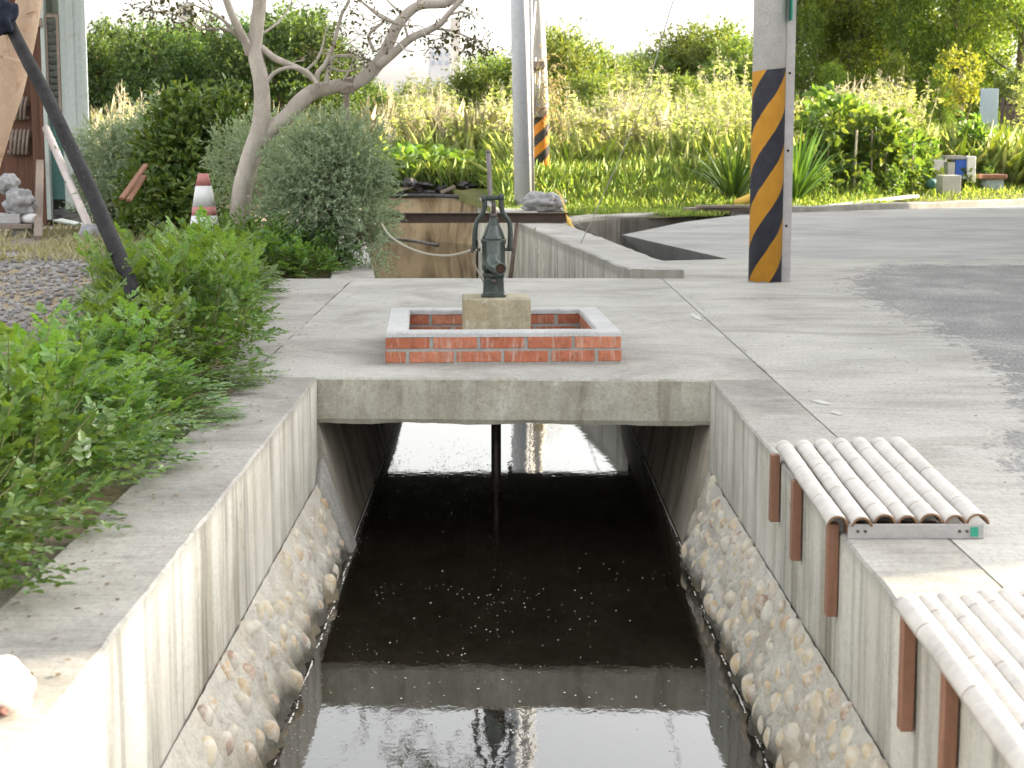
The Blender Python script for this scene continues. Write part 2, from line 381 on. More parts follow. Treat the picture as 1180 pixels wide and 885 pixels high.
def copy_tree(o, parent=None):
    c = o.copy(); COL.objects.link(c)
    if parent: c.parent = parent
    for ch in list(o.children): copy_tree(ch, c)
    return c

def bx(bm, x0, x1, y0, y1, z0, z1, rot=None, at=None):
    vs = [bm.verts.new((x, y, z)) for z in (z0, z1) for y in (y0, y1) for x in (x0, x1)]
    for f in ((0, 1, 3, 2), (4, 6, 7, 5), (0, 4, 5, 1), (2, 3, 7, 6), (0, 2, 6, 4), (1, 5, 7, 3)):
        bm.faces.new([vs[i] for i in f])
    if rot is not None:
        c = Vector(at) if at is not None else Vector(((x0 + x1) / 2, (y0 + y1) / 2, (z0 + z1) / 2))
        for v in vs: v.co = c + rot @ (v.co - c)
    return vs

def obox(bm, a, b, w, h):
    """bar from a to b with width w (sideways) and height h"""
    a, b = Vector(a), Vector(b); d = (b - a).normalized()
    s = d.cross(Vector((0, 0, 1)))
    if s.length < .01: s = Vector((1, 0, 0))
    s.normalize(); u = s.cross(d).normalized()
    vs = []
    for p in (a, b):
        for (i, j) in ((-1, -1), (1, -1), (1, 1), (-1, 1)): vs.append(bm.verts.new(p + s * (i * w / 2) + u * (j * h / 2)))
    for f in ((3, 2, 1, 0), (4, 5, 6, 7), (0, 1, 5, 4), (1, 2, 6, 5), (2, 3, 7, 6), (3, 0, 4, 7)): bm.faces.new([vs[i] for i in f])

def tube(bm, path, rad, seg=10, caps=True, wob=0.0):
    path = [Vector(p) for p in path]; n = len(path)
    if not hasattr(rad, '__len__'): rad = [rad] * n
    prev = None; rings = []
    for i, p in enumerate(path):
        d = (path[min(i + 1, n - 1)] - path[max(i - 1, 0)]).normalized()
        if prev is None:
            s = d.cross(Vector((0, 1, 0)))
            if s.length < .1: s = d.cross(Vector((1, 0, 0)))
        else: s = prev - d * prev.dot(d)
        s.normalize(); prev = s; u = d.cross(s)
        rg = []
        for k in range(seg):
            a = 2 * math.pi * k / seg
            r = rad[i] * (1 + (wob * noise.noise(p * 3.1 + Vector((math.cos(a), math.sin(a), 0)) * 1.3) if wob else 0))
            rg.append(bm.verts.new(p + (s * math.cos(a) + u * math.sin(a)) * r))
        rings.append(rg)
    for a, b in zip(rings, rings[1:]):
        for k in range(seg): bm.faces.new((a[k], a[(k + 1) % seg], b[(k + 1) % seg], b[k]))
    if caps:
        bm.faces.new(rings[0][::-1]); bm.faces.new(rings[-1])
    return rings

def smooth_path(pts, n=6):
    pts = [Vector(p) for p in pts]; out = []
    for i in range(len(pts) - 1):
        p0, p1, p2, p3 = pts[max(i - 1, 0)], pts[i], pts[i + 1], pts[min(i + 2, len(pts) - 1)]
        for k in range(n):
            t = k / n
            out.append(.5 * ((2 * p1) + (p2 - p0) * t + (2 * p0 - 5 * p1 + 4 * p2 - p3) * t * t + (3 * p1 - p0 - 3 * p2 + p3) * t ** 3))
    out.append(pts[-1]); return out

def lerp_list(vals, n=6):
    out = []
    for a, b in zip(vals, vals[1:]): out += [a + (b - a) * k / n for k in range(n)]
    return out + [vals[-1]]

def lathe(bm, prof, c, seg=24, sq=0.0):
    """prof: (r, z) list; sq>0 squares the section off a little"""
    rings = []
    for r, z in prof:
        rg = []
        for k in range(seg):
            a = 2 * math.pi * (k + .5) / seg
            q = 1.0
            if sq: q = (1 - sq) + sq / max(abs(math.cos(a)), abs(math.sin(a)))
            rg.append(bm.verts.new((c[0] + r * q * math.cos(a), c[1] + r * q * math.sin(a), c[2] + z)))
        rings.append(rg)
    for a, b in zip(rings, rings[1:]):
        for k in range(seg): bm.faces.new((a[k], a[(k + 1) % seg], b[(k + 1) % seg], b[k]))
    bm.faces.new(rings[0][::-1]); bm.faces.new(rings[-1])

def slab(bm, poly, z0, z1):
    """closed prism over a polygon given as (x, y)"""
    tris = tessellate_polygon([[Vector((p[0], p[1], 0)) for p in poly]])
    t = [bm.verts.new((p[0], p[1], z1)) for p in poly]; b = [bm.verts.new((p[0], p[1], z0)) for p in poly]
    for f in tris:
        try: bm.faces.new([t[i] for i in f]); bm.faces.new([b[i] for i in f][::-1])
        except ValueError: pass
    n = len(poly)
    for i in range(n): bm.faces.new((b[i], b[(i + 1) % n], t[(i + 1) % n], t[i]))

def jag(poly, step=.12, amp=.02, seed=0, closed=False):
    out = []; rnd = random.Random(seed); n = len(poly)
    for i in range(n if closed else n - 1):
        a, b = Vector((*poly[i][:2], 0)), Vector((*poly[(i + 1) % n][:2], 0)); L = (b - a).length
        k = max(1, int(L / step)); d = (b - a).normalized(); nn = Vector((-d.y, d.x, 0))
        for j in range(k):
            p = a + (b - a) * (j / k)
            if j: p += nn * (amp * (2 * noise.noise(p * 2.3 + Vector((seed, 0, 0))) + rnd.uniform(-.5, .5)))
            out.append((p.x, p.y))
    if not closed: out.append((poly[-1][0], poly[-1][1]))
    return out

def sweep(name, prof_fn, ys, mats, parent=None, jitter=.004, fr=4.0, edge=None):
    """profile polygon (x,z) swept through stations; prof_fn(i, t) -> list of Vector; small real unevenness"""
    rings = [prof_fn(y) for y in ys]; k = len(rings[0])
    V = []
    for rg in rings:
        for p in rg:
            q = Vector(p)
            q += Vector((noise.noise(q * fr), 0, noise.noise(q * fr + Vector((9, 3, 1))))) * jitter
            q += Vector((noise.noise(q * 22), 0, noise.noise(q * 22 + Vector((9, 3, 1))))) * jitter * .5
            V.append(q[:])
    Q = []
    for i in range(len(rings) - 1):
        for j in range(k):
            a, b = i * k + j, i * k + (j + 1) % k
            Q.append((a, b, b + k, a + k))
    me = bpy.data.meshes.new(name)
    fcs = Q + [tuple(range(k))[::-1], tuple((len(rings) - 1) * k + j for j in range(k))]
    me.from_pydata(V, [], fcs)
    bm = bmesh.new(); bm.from_mesh(me); bpy.data.meshes.remove(me)
    return build(name, bm, mats, parent)

def ico(bm, c, rad, sub=2, rotm=None, nz=.0, freq=1.0, seed=0):
    r = bmesh.ops.create_icosphere(bm, subdivisions=sub, radius=1)
    rad = Vector(rad) if hasattr(rad, '__len__') else Vector((rad,) * 3)
    for v in r['verts']:
        n = v.co.copy()
        q = 1 + nz * noise.noise(n * freq + Vector((seed * 3.7, seed, -seed)))
        p = Vector((n.x * rad.x, n.y * rad.y, n.z * rad.z)) * q
        if rotm: p = rotm @ p
        v.co = Vector(c) + p
    return r['verts']

# ------------------------------------------------------------------ foliage
def norm(a): return a / np.maximum(np.linalg.norm(a, axis=-1, keepdims=True), 1e-9)

def leaves(P, D, N, L, Wd, fold=.2, droop=.12):
    n = len(P); D = norm(D); Sd = norm(np.cross(D, N)); N = norm(np.cross(Sd, D))
    L = np.broadcast_to(np.asarray(L, float), (n,))[:, None]; Wd = np.broadcast_to(np.asarray(Wd, float), (n,))[:, None]
    V = np.stack([P, P + D * L * .33 + Sd * Wd * .5 + N * Wd * fold, P + D * L * .70 + Sd * Wd * .42 + N * (Wd * fold - L * droop * .4),
                  P + D * L - N * L * droop, P + D * L * .70 - Sd * Wd * .42 + N * (Wd * fold - L * droop * .4), P + D * L * .33 - Sd * Wd * .5 + N * Wd * fold], 1)
    b = np.arange(n)[:, None] * 6
    Q = np.concatenate([b + np.array([[0, 1, 2, 3]]), b + np.array([[0, 3, 4, 5]])], 0)
    return V.reshape(-1, 3), Q

def rdir(n, rng): return norm(rng.normal(size=(n, 3)))

def twigs(lobes, n, per, tl, ll, lw, rng, upb=.3, spread=.8, inner=.5, droop=.12, flat=.0, hang=0.0):
    """leafy twigs growing out of a set of lobes (cx,cy,cz,rx,ry,rz)"""
    lb = np.array(lobes, float); w = (lb[:, 3] * lb[:, 4] + lb[:, 3] * lb[:, 5]); idx = rng.choice(len(lb), n, p=w / w.sum())
    d = rdir(n, rng); rr = inner + (1.0 - inner) * rng.random(n) ** .6
    rr *= 1 + .12 * rng.normal(size=n)
    base = lb[idx, :3] + d * lb[idx, 3:] * rr[:, None]
    td = norm(d + np.array([0, 0, upb]) + .45 * rng.normal(size=(n, 3)))
    if hang: td = norm(td + np.array([0, 0, -hang]))
    t = (np.arange(per) + .5) / per
    tlen = tl * (.6 + .8 * rng.random(n))
    P = base[:, None, :] + td[:, None, :] * (t[None, :, None] * tlen[:, None, None])
    P[:, :, 2] -= (t ** 2)[None, :] * tlen[:, None] * (.15 + hang * .3)
    D = td[:, None, :] + spread * rng.normal(size=(n, per, 3))
    N = np.array([0, 0, 1.0]) + .7 * rng.normal(size=(n, per, 3)) + .4 * d[:, None, :]
    P = P.reshape(-1, 3); D = D.reshape(-1, 3); N = N.reshape(-1, 3)
    s = .65 + .7 * rng.random(len(P))
    return leaves(P, D, N, ll * s, lw * s, .18, droop)

def merge(parts):
    Vs, Qs, mi, o = [], [], [], 0
    for V, Q, m in parts:
        Vs.append(V); Qs.append(Q + o); mi.append(np.full(len(Q), m)); o += len(V)
    return np.concatenate(Vs), np.concatenate(Qs), np.concatenate(mi)

def stemq(path, r0, r1, seg=4):
    path = np.array([tuple(p) for p in path], float); n = len(path)
    d = norm(np.gradient(path, axis=0)); a = np.cross(d, [0.31, .95, .1]); a = norm(a); b = np.cross(d, a)
    r = np.linspace(r0, r1, n)[:, None, None]; k = np.arange(seg) * 2 * math.pi / seg
    V = path[:, None, :] + r * (a[:, None, :] * np.cos(k)[None, :, None] + b[:, None, :] * np.sin(k)[None, :, None])
    Q = [(i * seg + j, i * seg + (j + 1) % seg, (i + 1) * seg + (j + 1) % seg, (i + 1) * seg + j) for i in range(n - 1) for j in range(seg)]
    return V.reshape(-1, 3), np.array(Q)

# ================================================================== SETTING
# canal outline behind the bridge (bends a little to the left)
RI = [(.955, 13.40), (.175, 20.6), (-.46, 29.0), (-.50, 31.4)]      # inner top edge, right wall
RO = [(1.38, 13.40), (.69, 20.6), (.0, 29.3), (-.05, 32.0)]
LI = [(-1.01, 13.40), (-1.20, 15.5), (-2.30, 27.5)]
DIT = [gz(770, 300), gz(838, 298), gz(716, 270), gz(790, 255), gz(850, 247.5), gz(850, 244.5), gz(775, 248), gz(715, 251), gz(672, 255.5), gz(661, 259)]
DIT = [(p.x, p.y) for p in DIT]
DIT[0] = (1.36, 15.35)

def ground():
    bm = bmesh.new()
    outer = [(-260, -60), (260, -60), (260, 420), (-260, 420)]
    canal = [(-1.0, -8), (1.06, -8), (1.06, 13.5), (.45, 20.6), (-.22, 29), (-.3, 31.8), (-14, 31.8), (-14, 27.2), (-2.5, 27.4), (-1.35, 15.5), (-1.15, 13.4)]
    for lp in (outer, canal, DIT):
        vs = [bm.verts.new((x, y, -.03)) for x, y in lp]
        for i in range(len(vs)): bm.edges.new((vs[i], vs[(i + 1) % len(vs)]))
    bmesh.ops.triangle_fill(bm, use_beauty=True, use_dissolve=False, edges=bm.edges[:])
    for f in bm.faces:
        if f.normal.z < 0: f.normal_flip()
    o = build('ground', bm, 'ground'); tag(o, kind='structure')
ground()

def fz(x, y):
    k0 = min(max((y - 26) / 5, 0), 1); k = min(max((y - 30) / 17, 0), 1)
    right = min(max((x - 2) / 3, 0), 1)
    z = .14 * k0 + (1.0 * right + .35 * (1 - right)) * k * k * (3 - 2 * k)
    return z + .05 * noise.noise(Vector((x * .5, y * .5, 0))) * k0

def kerb_y(x): return 24.9 + (x - 3.3) * .66

def field():
    xs = np.linspace(-45, 45, 91); V, Q = [], []
    ny = 40
    for x in xs:
        y0 = 32.2 if x < 0.0 else (23.95 if x < 3.0 else kerb_y(x) + .12)
        for j in range(ny):
            y = y0 + (110 - y0) * (j / (ny - 1)) ** 1.8
            V.append((x, y, (fz(x, y) if j else -.025) - .0))
    for i in range(len(xs) - 1):
        for j in range(ny - 1): Q.append((i * ny + j, (i + 1) * ny + j, (i + 1) * ny + j + 1, i * ny + j + 1))
    tag(nmesh('field', V, Q, 'field', smooth=True), kind='structure')
field()

# water
bm = bmesh.new()
canalw = [(-.84, -7.9), (.90, -7.9), (.95, 13.3), (.17, 20.6), (-.47, 29), (-.5, 31.6), (-13.8, 31.6), (-13.8, 27.4), (-2.3, 27.5), (-1.2, 15.5), (-.95, 13.3)]
tr = tessellate_polygon([[Vector((x, y, 0)) for x, y in canalw]])
vs = [bm.verts.new((x, y, -.78)) for x, y in canalw]
for f in tr: bm.faces.new([vs[i] for i in f])
for f in bm.faces:
    f.normal_update()
o = build('water', bm, 'water'); tag(o, kind='structure')
bm = bmesh.new(); slab(bm, canalw, -1.35, -1.25); tag(build('canal_bed', bm, 'earth'), kind='structure')

# asphalt yard and concrete pavement
bm = bmesh.new()
kx = [3.3 + i * .65 for i in range(0, 12)]
asp = [(1.3, -12), (40, -12), (40, 29.8), (11, 29.5)] + [(x, kerb_y(x) - .1) for x in reversed(kx)] + [DIT[4], DIT[3], DIT[2], DIT[1], (1.5, 15.3), (1.3, 13)]
slab(bm, asp, -.20, -.008)
tag(build('road', bm, 'asphalt'), kind='structure')
pvp = [(1.203, -6), (1.203, 13.38), (1.37, 13.4), (1.37, 15.36), DIT[1], (2.5, 15.62), (7.5, 15.5), (7.5, -6)]
ap1 = [gz(u, v) for u, v in ((1030, 305), (1000, 312), (984, 322), (990, 335), (1006, 349), (1045, 364), (1092, 388), (1128, 405), (1152, 426), (1164, 447), (1174, 468), (1190, 480), (1320, 520), (1500, 480), (1400, 305))]
ap2 = [gz(u, v) for u, v in ((1176, 494), (1152, 505), (1158, 520), (1176, 545), (1230, 600), (1400, 560), (1300, 500))]
def sdist(x, y, pl):
    ins = False; best = 9e9; n = len(pl)
    for i in range(n):
        a, b = pl[i], pl[(i + 1) % n]
        if (a.y > y) != (b.y > y) and x < (b.x - a.x) * (y - a.y) / (b.y - a.y) + a.x: ins = not ins
        dx, dy = b.x - a.x, b.y - a.y; t = max(0, min(1, ((x - a.x) * dx + (y - a.y) * dy) / (dx * dx + dy * dy + 1e-9)))
        best = min(best, math.hypot(x - a.x - dx * t, y - a.y - dy * t))
    return best if ins else -best
bm = bmesh.new(); slab(bm, pvp, -.12, -.004)
pav = tag(build('pavement', bm, 'pave'), kind='structure')
gx, gyy = np.arange(1.206, 7.4, .055), np.arange(3.6, 15.3, .085)
V = [(x, y, 0.0) for x in gx for y in gyy]; nyy = len(gyy)
Q = [(i * nyy + j, (i + 1) * nyy + j, (i + 1) * nyy + j + 1, i * nyy + j + 1) for i in range(len(gx) - 1) for j in range(nyy - 1)]
surf = nmesh('worn_surface', V, Q, 'yard', pav)
at_ = surf.data.attributes.new('tar', 'FLOAT', 'POINT')
at_.data.foreach_set('value', [max(0, min(1, .5 + max(sdist(x, y, ap1) / (.05 * y), sdist(x, y, ap2) / (.05 * y)) * .5)) for x, y, z in V])
# thin feathered cement patches along the joint, part of the pavement
bm = bmesh.new()
for k, (u0, v0, u1, v1, w) in enumerate(((797, 362, 808, 370, 5), (938, 462, 955, 467, 7), (958, 475, 970, 479, 5))):
    a, b = gz(u0, v0), gz(u1, v1); c = (a + b) / 2; L = (b - a).length / 2; ang = math.atan2(b.y - a.y, b.x - a.x); wd = w / 2 * c.y / F * 1.7
    pts = []
    for i in range(18):
        t = 2 * math.pi * i / 18; r = 1 + .7 * noise.noise(Vector((math.cos(t) * 2, math.sin(t) * 2, k * 5)))
        x, y = L * r * math.cos(t), wd * r * math.sin(t)
        pts.append((c.x + x * math.cos(ang) - y * math.sin(ang), c.y + x * math.sin(ang) + y * math.cos(ang)))
    slab(bm, pts, .001, .005 + k * .0003)
build('cement_patch', bm, 'patch', pav)

# kerb by the garden and low curved retaining wall behind the ditch
kr = thing('garden_kerb', 'low grey concrete kerb along the far edge of the asphalt road', 'kerb', (3.3, 24.9, 0))
def kprof(x):
    y = kerb_y(x); h = .085 + .015 * noise.noise(Vector((x, 0, 0)))
    return [Vector((x, y - .09, -.2)), Vector((x, y - .09, h - .015)), Vector((x, y - .075, h)), Vector((x, y + .09, h)), Vector((x, y + .10, -.2))]
ys = np.linspace(3.2, 11, 90)
sweep('kerb_stone', kprof, ys, 'pave', kr, .012, 3)
rw = [Vector((.5, 20.75, 0)), gz(662, 257.5), gz(690, 251.5), gz(720, 250.5), gz(775, 247), gz(812, 244.5), gz(860, 243)]
rp = smooth_path(rw, 8)
def rprof(i):
    p = rp[i]; q = rp[min(i + 1, len(rp) - 1)] - rp[max(i - 1, 0)]; n = Vector((-q.y, q.x, 0)).normalized()
    return [Vector((p.x, p.y, -.62)), Vector((p.x, p.y, .02)), Vector((p.x, p.y, .035)) + n * .02, Vector((p.x, p.y, .035)) + n * .28, Vector((p.x, p.y, -.6)) + n * .28]
rt_ = thing('retaining_wall', 'low curved grey retaining wall behind the ditch below the grass bank', 'wall', tuple(rw[0]))
sweep('wall_face', rprof, range(len(rp)), 'wall', rt_, .01, 3)
bm = bmesh.new(); bx(bm, 2.55, 3.6, 24.7, 25.0, .04, .09, Matrix.Rotation(R(14), 3, 'Z')); bx(bm, 2.7, 3.5, 24.62, 24.8, .092, .125, Matrix.Rotation(R(11), 3, 'Z'))
tag(build('plank_pile', bm, 'greywood'), 'two dark weathered planks lying where the ditch wall meets the road kerb', 'planks')

# ditch lining (floor and sides below the edge)
bm = bmesh.new()
n = len(DIT)
t = [bm.verts.new((x, y, -.002)) for x, y in DIT]; b = [bm.verts.new((x, y, -.5)) for x, y in DIT]
for i in range(n): bm.faces.new((t[i], t[(i + 1) % n], b[(i + 1) % n], b[i]))
for f in tessellate_polygon([[Vector((x, y, 0)) for x, y in DIT]]): bm.faces.new([b[i] for i in f])
tag(build('ditch', bm, 'ditch'), kind='structure')

# ------------------------------------------------------------------ canal walls in front of the bridge
def parapet(name, label, xi, xo, zb, slope, y1, seed):
    s = 1 if xi > 0 else -1
    th = thing(name, label, 'canal wall', (xi, 0, 0))
    ys = np.linspace(-6, y1, 396)
    def pr(y):
        c = .007 + .004 * noise.noise(Vector((seed, y * 9, 0)))
        k = .5 * (xo - xi)
        return [Vector((xi, y, zb - .06)), Vector((xi, y, zb * .66)), Vector((xi, y, zb * .33)), Vector((xi, y, -c)), Vector((xi + s * c, y, 0)),
                Vector((xi + k * .7, y, 0)), Vector((xi + k * 1.4, y, 0)), Vector((xo, y, 0)), Vector((xo, y, -.4)), Vector((xo, y, -1.2)), Vector((xi + s * .1, y, -1.2))]
    body = sweep('parapet', pr, ys, ['wall', 'walltop'], th, .0035, 5)
    for p in body.data.polygons:
        if p.normal.z > .6 and abs(p.normal.y) < .5: p.material_index = 1
    # stone pitching: rough mortar face with half-buried cobbles
    (xt, zt), (xb, zb2) = slope
    nrm = Vector((-(zt - zb2) * s, 0, abs(xb - xt))).normalized()
    slopelen = math.hypot(xb - xt, zb2 - zt); placed = []; rnd = random.Random(seed)
    nt = 1500 if s > 0 else 800
    want = 190 if s > 0 else 80
    while nt and len(placed) < want:
        nt -= 1
        k = (1 - rnd.random() ** 1.5 if s > 0 else rnd.random()) * .60 + .06; y = rnd.uniform(2.6, y1 - .22)
        r = rnd.uniform(.036, .064) if (s > 0 and k > .4) else rnd.uniform(.028, .052)
        if any(((y - q[0]) ** 2 + ((k - q[1]) * slopelen) ** 2) ** .5 < (r + q[2]) * (.90 if s > 0 else 1.25) for q in placed): continue
        placed.append((y, k, r))
    ns, ny = 26, int((y1 - 2.2) / .018)
    V = np.zeros((ny, ns, 3))
    for i in range(ny):
        y = 2.2 + (y1 - 2.2) * i / (ny - 1)
        near = [q for q in placed if abs(q[0] - y) < .12]
        for j in range(ns):
            k = j / (ns - 1)
            p = Vector((xt + (xb - xt) * k, y, zt + (zb2 - zt) * k))
            h = .012 * noise.noise(p * 5 + Vector((seed, 0, 0))) + .015 * noise.noise(p * 13 + Vector((seed, 4, 0))) + .011 * noise.noise(p * 33) + .007 * noise.noise(p * 62)
            for q in near:
                d = (((y - q[0])) ** 2 + ((k - q[1]) * slopelen) ** 2) ** .5 / q[2]
                if d < 2.2: h += q[2] * .36 * math.exp(-((d - .95) / .42) ** 2)
            h *= min(1, .25 + k * 4)
            V[i, j] = p + nrm * (h + .010)
    Q = [(i * ns + j, i * ns + j + 1, (i + 1) * ns + j + 1, (i + 1) * ns + j) for i in range(ny - 1) for j in range(ns - 1)]
    if s < 0: Q = [q[::-1] for q in Q]
    st = nmesh('stone_pitching', V, Q, 'mortar', th, True)
    bm = bmesh.new()
    for y, k, r in placed:
        p = Vector((xt + (xb - xt) * k, y, zt + (zb2 - zt) * k)) + nrm * (.010 + r * rnd.uniform(-.42, -.08))
        rm = Matrix.Rotation(math.atan2(xb - xt, zt - zb2), 3, 'Y') @ Matrix.Rotation(rnd.uniform(-.7, .7), 3, 'X')
        ico(bm, p, (r * .8, r * rnd.uniform(.8, 1.1), r * rnd.uniform(.95, 1.35)), 3, rm, .24, .9, y * 37.7)
    build('cobbles', bm, 'cobble', st, True)
    return th
WL = parapet('canal_wall', 'left concrete canal wall with scattered cobbles set in its sloping foot', -.86, -1.17, -.48, ((-.862, -.47), (-.665, -.90)), 7.808, 3)
WR = parapet('canal_wall', 'right concrete canal wall that carries the bamboo benches', .92, 1.2, -.42, ((.922, -.41), (.765, -.90)), 7.712, 11)

# ------------------------------------------------------------------ bridge
br = thing('slab_bridge', 'flat concrete slab bridge crossing the canal under the hand pump', 'bridge', (0, 7.8, 0))
bm = bmesh.new()
def fy(x): return 7.775 - .085 * x * .55
xsn = [-1.168 + i * (2.366 / 60) for i in range(61)]
front = [(x, fy(x) + .006 * noise.noise(Vector((x * 5, 0, 0)))) for x in xsn]
nf = len(front)
rows = []
for zi, z in enumerate((-.212, -.19, -.14, -.08, -.03, -.010, 0)):
    rows.append([bm.verts.new((x, y + (.010 if z == 0 else .012 if z == -.212 else 0) + .006 * noise.noise(Vector((x * 7, z * 9, 2))), z + (.012 * noise.noise(Vector((x * 3.5, 5, 0))) + .006 * noise.noise(Vector((x * 14, 2, 0))) if z == -.212 else 0))) for x, y in front])
for a, b in zip(rows, rows[1:]):
    for i in range(nf - 1): bm.faces.new((a[i], a[i + 1], b[i + 1], b[i]))
tb = [bm.verts.new((x, 13.4, 0)) for x in xsn]; bb = [bm.verts.new((x, 12.5, -.212)) for x in xsn]
for i in range(nf - 1):
    bm.faces.new((rows[-1][i], rows[-1][i + 1], tb[i + 1], tb[i])); bm.faces.new((rows[0][i + 1], rows[0][i], bb[i], bb[i + 1])); bm.faces.new((tb[i], tb[i + 1], bb[i + 1], bb[i]))
dk = build('deck_slab', bm, ['beam', 'deck'], br)
for p in dk.data.polygons:
    if p.normal.z > .7: p.material_index = 1
bm = bmesh.new()
for x0, xb in ((-.862, -.665), (.922, .775)):
    s = 1 if x0 > 0 else -1
    a = [(x0, 7.86 if s < 0 else 7.70, -.213), (xb, 7.86 if s < 0 else 7.70, -1.0)]; c = [(x0 * 1.0, 13.4, -.213), (xb, 13.4, -1.0)]
    v = [bm.verts.new(q) for q in (a[0], a[1], c[1], c[0])]
    o_ = [bm.verts.new((q[0] + s * .22, q[1], q[2])) for q in (a[0], a[1], c[1], c[0])]
    bm.faces.new(v); bm.faces.new(o_[::-1])
    for i in range(4): bm.faces.new((v[i], v[(i + 1) % 4], o_[(i + 1) % 4], o_[i]))
build('abutment', bm, 'tunnel', br)
# smooth plaster strip where the left stone pitching stops
bm = bmesh.new()
pts = [(-.85, 7.80, -.36), (-.85, 7.66, -.48), (-.705, 7.66, -.80), (-.70, 7.84, -.80)]
v = [bm.verts.new((x + .018, y, z + .012)) for x, y, z in pts]; w = [bm.verts.new((x - .05, y, z - .05)) for x, y, z in pts]
bm.faces.new(v); bm.faces.new(w[::-1])
for i in range(4): bm.faces.new((v[i], v[(i + 1) % 4], w[(i + 1) % 4], w[i]))
build('plaster_wing', bm, 'walltop', br, bevel=.02, seg=3)

# approach apron on the left bank, joints
ap = [(-1.176, 7.84), (-1.176, 13.4)] + [(p.x, p.y) for p in (gz(318, 321), gz(286, 360), gz(262, 440))]
bm = bmesh.new(); slab(bm, jag(ap, .1, .012, 5, True), -.12, -.002)
tag(build('apron_pavement', bm, 'pave'), kind='structure')
bm = bmesh.new()
def joint(pts, w, z):
    pl = jag(pts, .05, .022 if w > .005 else .008, 9)
    for i in range(len(pl) - 1):
        a, b = Vector((*pl[i], z)), Vector((*pl[i + 1], z)); ww = w * max(.05, .2 + 1.5 * noise.noise(a * 3.7))
        n = Vector((-(b - a).y, (b - a).x, 0)).normalized() * ww
        bm.faces.new([bm.verts.new(q) for q in (a - n, b - n, b + n, a + n)])
joint([(1.212, 8.0), (1.20, 10.4), (1.255, 11.0), (1.26, 12.6)], .0075, .0042)
joint([(-1.172, 7.9), (-1.172, 13.3)], .0032, .0042)
build('joint_crack', bm, 'joint', pav)

# canal walls behind the bridge
def backwall(name, label, inner, outer, zt, mat, zb=-1.25):
    th = thing(name, label, 'canal wall', (inner[0][0], inner[0][1], 0))
    pi = [Vector((x, y, 0)) for x, y in inner]; po = [Vector((x, y, 0)) for x, y in outer]
    A, B = [], []
    for (a, b, n) in zip(pi, pi[1:], [40] * 9): A += [a + (b - a) * k / n for k in range(n)]
    A.append(pi[-1])
    for (a, b, n) in zip(po, po[1:], [40] * 9): B += [a + (b - a) * k / n for k in range(n)]
    B.append(po[-1])
    def pr(i):
        a, b = A[i], B[i]; d = (b - a)
        return [Vector((a.x, a.y, zb)), Vector((a.x, a.y, -.3)), Vector((a.x, a.y, zt - .012)), Vector((a.x, a.y, zt)) + d * .03, Vector((a.x, a.y, zt)) + d * .5, Vector((b.x, b.y, zt)) - d * .03, Vector((b.x, b.y, zt - .012)), Vector((b.x, b.y, -.6)), Vector((b.x, b.y, zb))]
    o = sweep('wall_body', pr, range(len(A)), [mat, 'deck'], th, .012, 2.5)
    for p in o.data.polygons:
        if p.normal.z > .7: p.material_index = 1
    return th
backwall('canal_wall', 'streaked concrete canal wall running back from the bridge towards the utility poles', RI, RO, .07, 'wall')
backwall('canal_wall', 'low concrete canal wall behind the bridge partly under the silver bush', LI, [(-1.36, 13.40), (-1.55, 15.5), (-2.66, 27.5)], -.003, 'wall')
# far ochre bank wall, sloping, in two facets
bw = thing('bank_wall', 'sloping ochre brown bank wall at the canal bend under the squash bed', 'wall', (-1.5, 31.5, 0))
bm = bmesh.new()
fac = [(-13.9, 31.55), (-4.0, 31.45), (-2.4, 31.35), (-1.28, 31.3), (-.52, 30.2)]
top = [bm.verts.new((x - .0, y + .30, -.02 + .02 * noise.noise(Vector((x, 0, 0))))) for x, y in fac]; bot = [bm.verts.new((x, y - .05, -1.1)) for x, y in fac]
bk = [bm.verts.new((x, y + .75, -.02)) for x, y in fac]; bk2 = [bm.verts.new((x, y + .75, -1.1)) for x, y in fac]
for i in range(len(fac) - 1):
    bm.faces.new((bot[i], bot[i + 1], top[i + 1], top[i])); bm.faces.new((top[i], top[i + 1], bk[i + 1], bk[i])); bm.faces.new((bk[i], bk[i + 1], bk2[i + 1], bk2[i]))
build('wall_face', bm, 'bankwall', bw)
bm = bmesh.new(); tube(bm, [(-4, 31.72, .035), (-2.4, 31.62, .03), (-1.3, 31.55, .035), (-.7, 30.7, .03)], .035, 8); tag(build('hose_pipe', bm, 'plastic', None, True), 'black pipe lying along the top edge of the ochre bank wall', 'pipe')

bm = bmesh.new(); tube(bm, smooth_path([gy(432, 275, 25), gy(470, 277, 25), gy(505, 283, 24.6)], 5), .022, 8); tag(build('pipe', bm, 'plastic', None, True), 'black pipe crossing low over the water before the ochre wall', 'pipe')
# dark steel channel across the canal
a, b = gy(425, 256.5, 20.55), gy(655, 255.5, 20.6)
bm = bmesh.new(); zc = .075
a.z = b.z = 0
d = (b - a).normalized(); nn = Vector((-d.y, d.x, 0))
def lbar(o0, o1, z0, z1):
    vs = [a + nn * o0, b + nn * o0, b + nn * o1, a + nn * o1]
    lo = [bm.verts.new((v.x, v.y, z0)) for v in vs]; hi = [bm.verts.new((v.x, v.y, z1)) for v in vs]
    bm.faces.new(lo[::-1]); bm.faces.new(hi)
    for i in range(4): bm.faces.new((lo[i], lo[(i + 1) % 4], hi[(i + 1) % 4], hi[i]))
lbar(.0, .10, zc + .0, zc + .014); lbar(.0, .10, zc + .106, zc + .12); lbar(.045, .10, zc + .0142, zc + .1058)
tag(build('steel_beam', bm, 'steel'), 'dark brown steel channel laid across the canal behind the pump', 'beam')

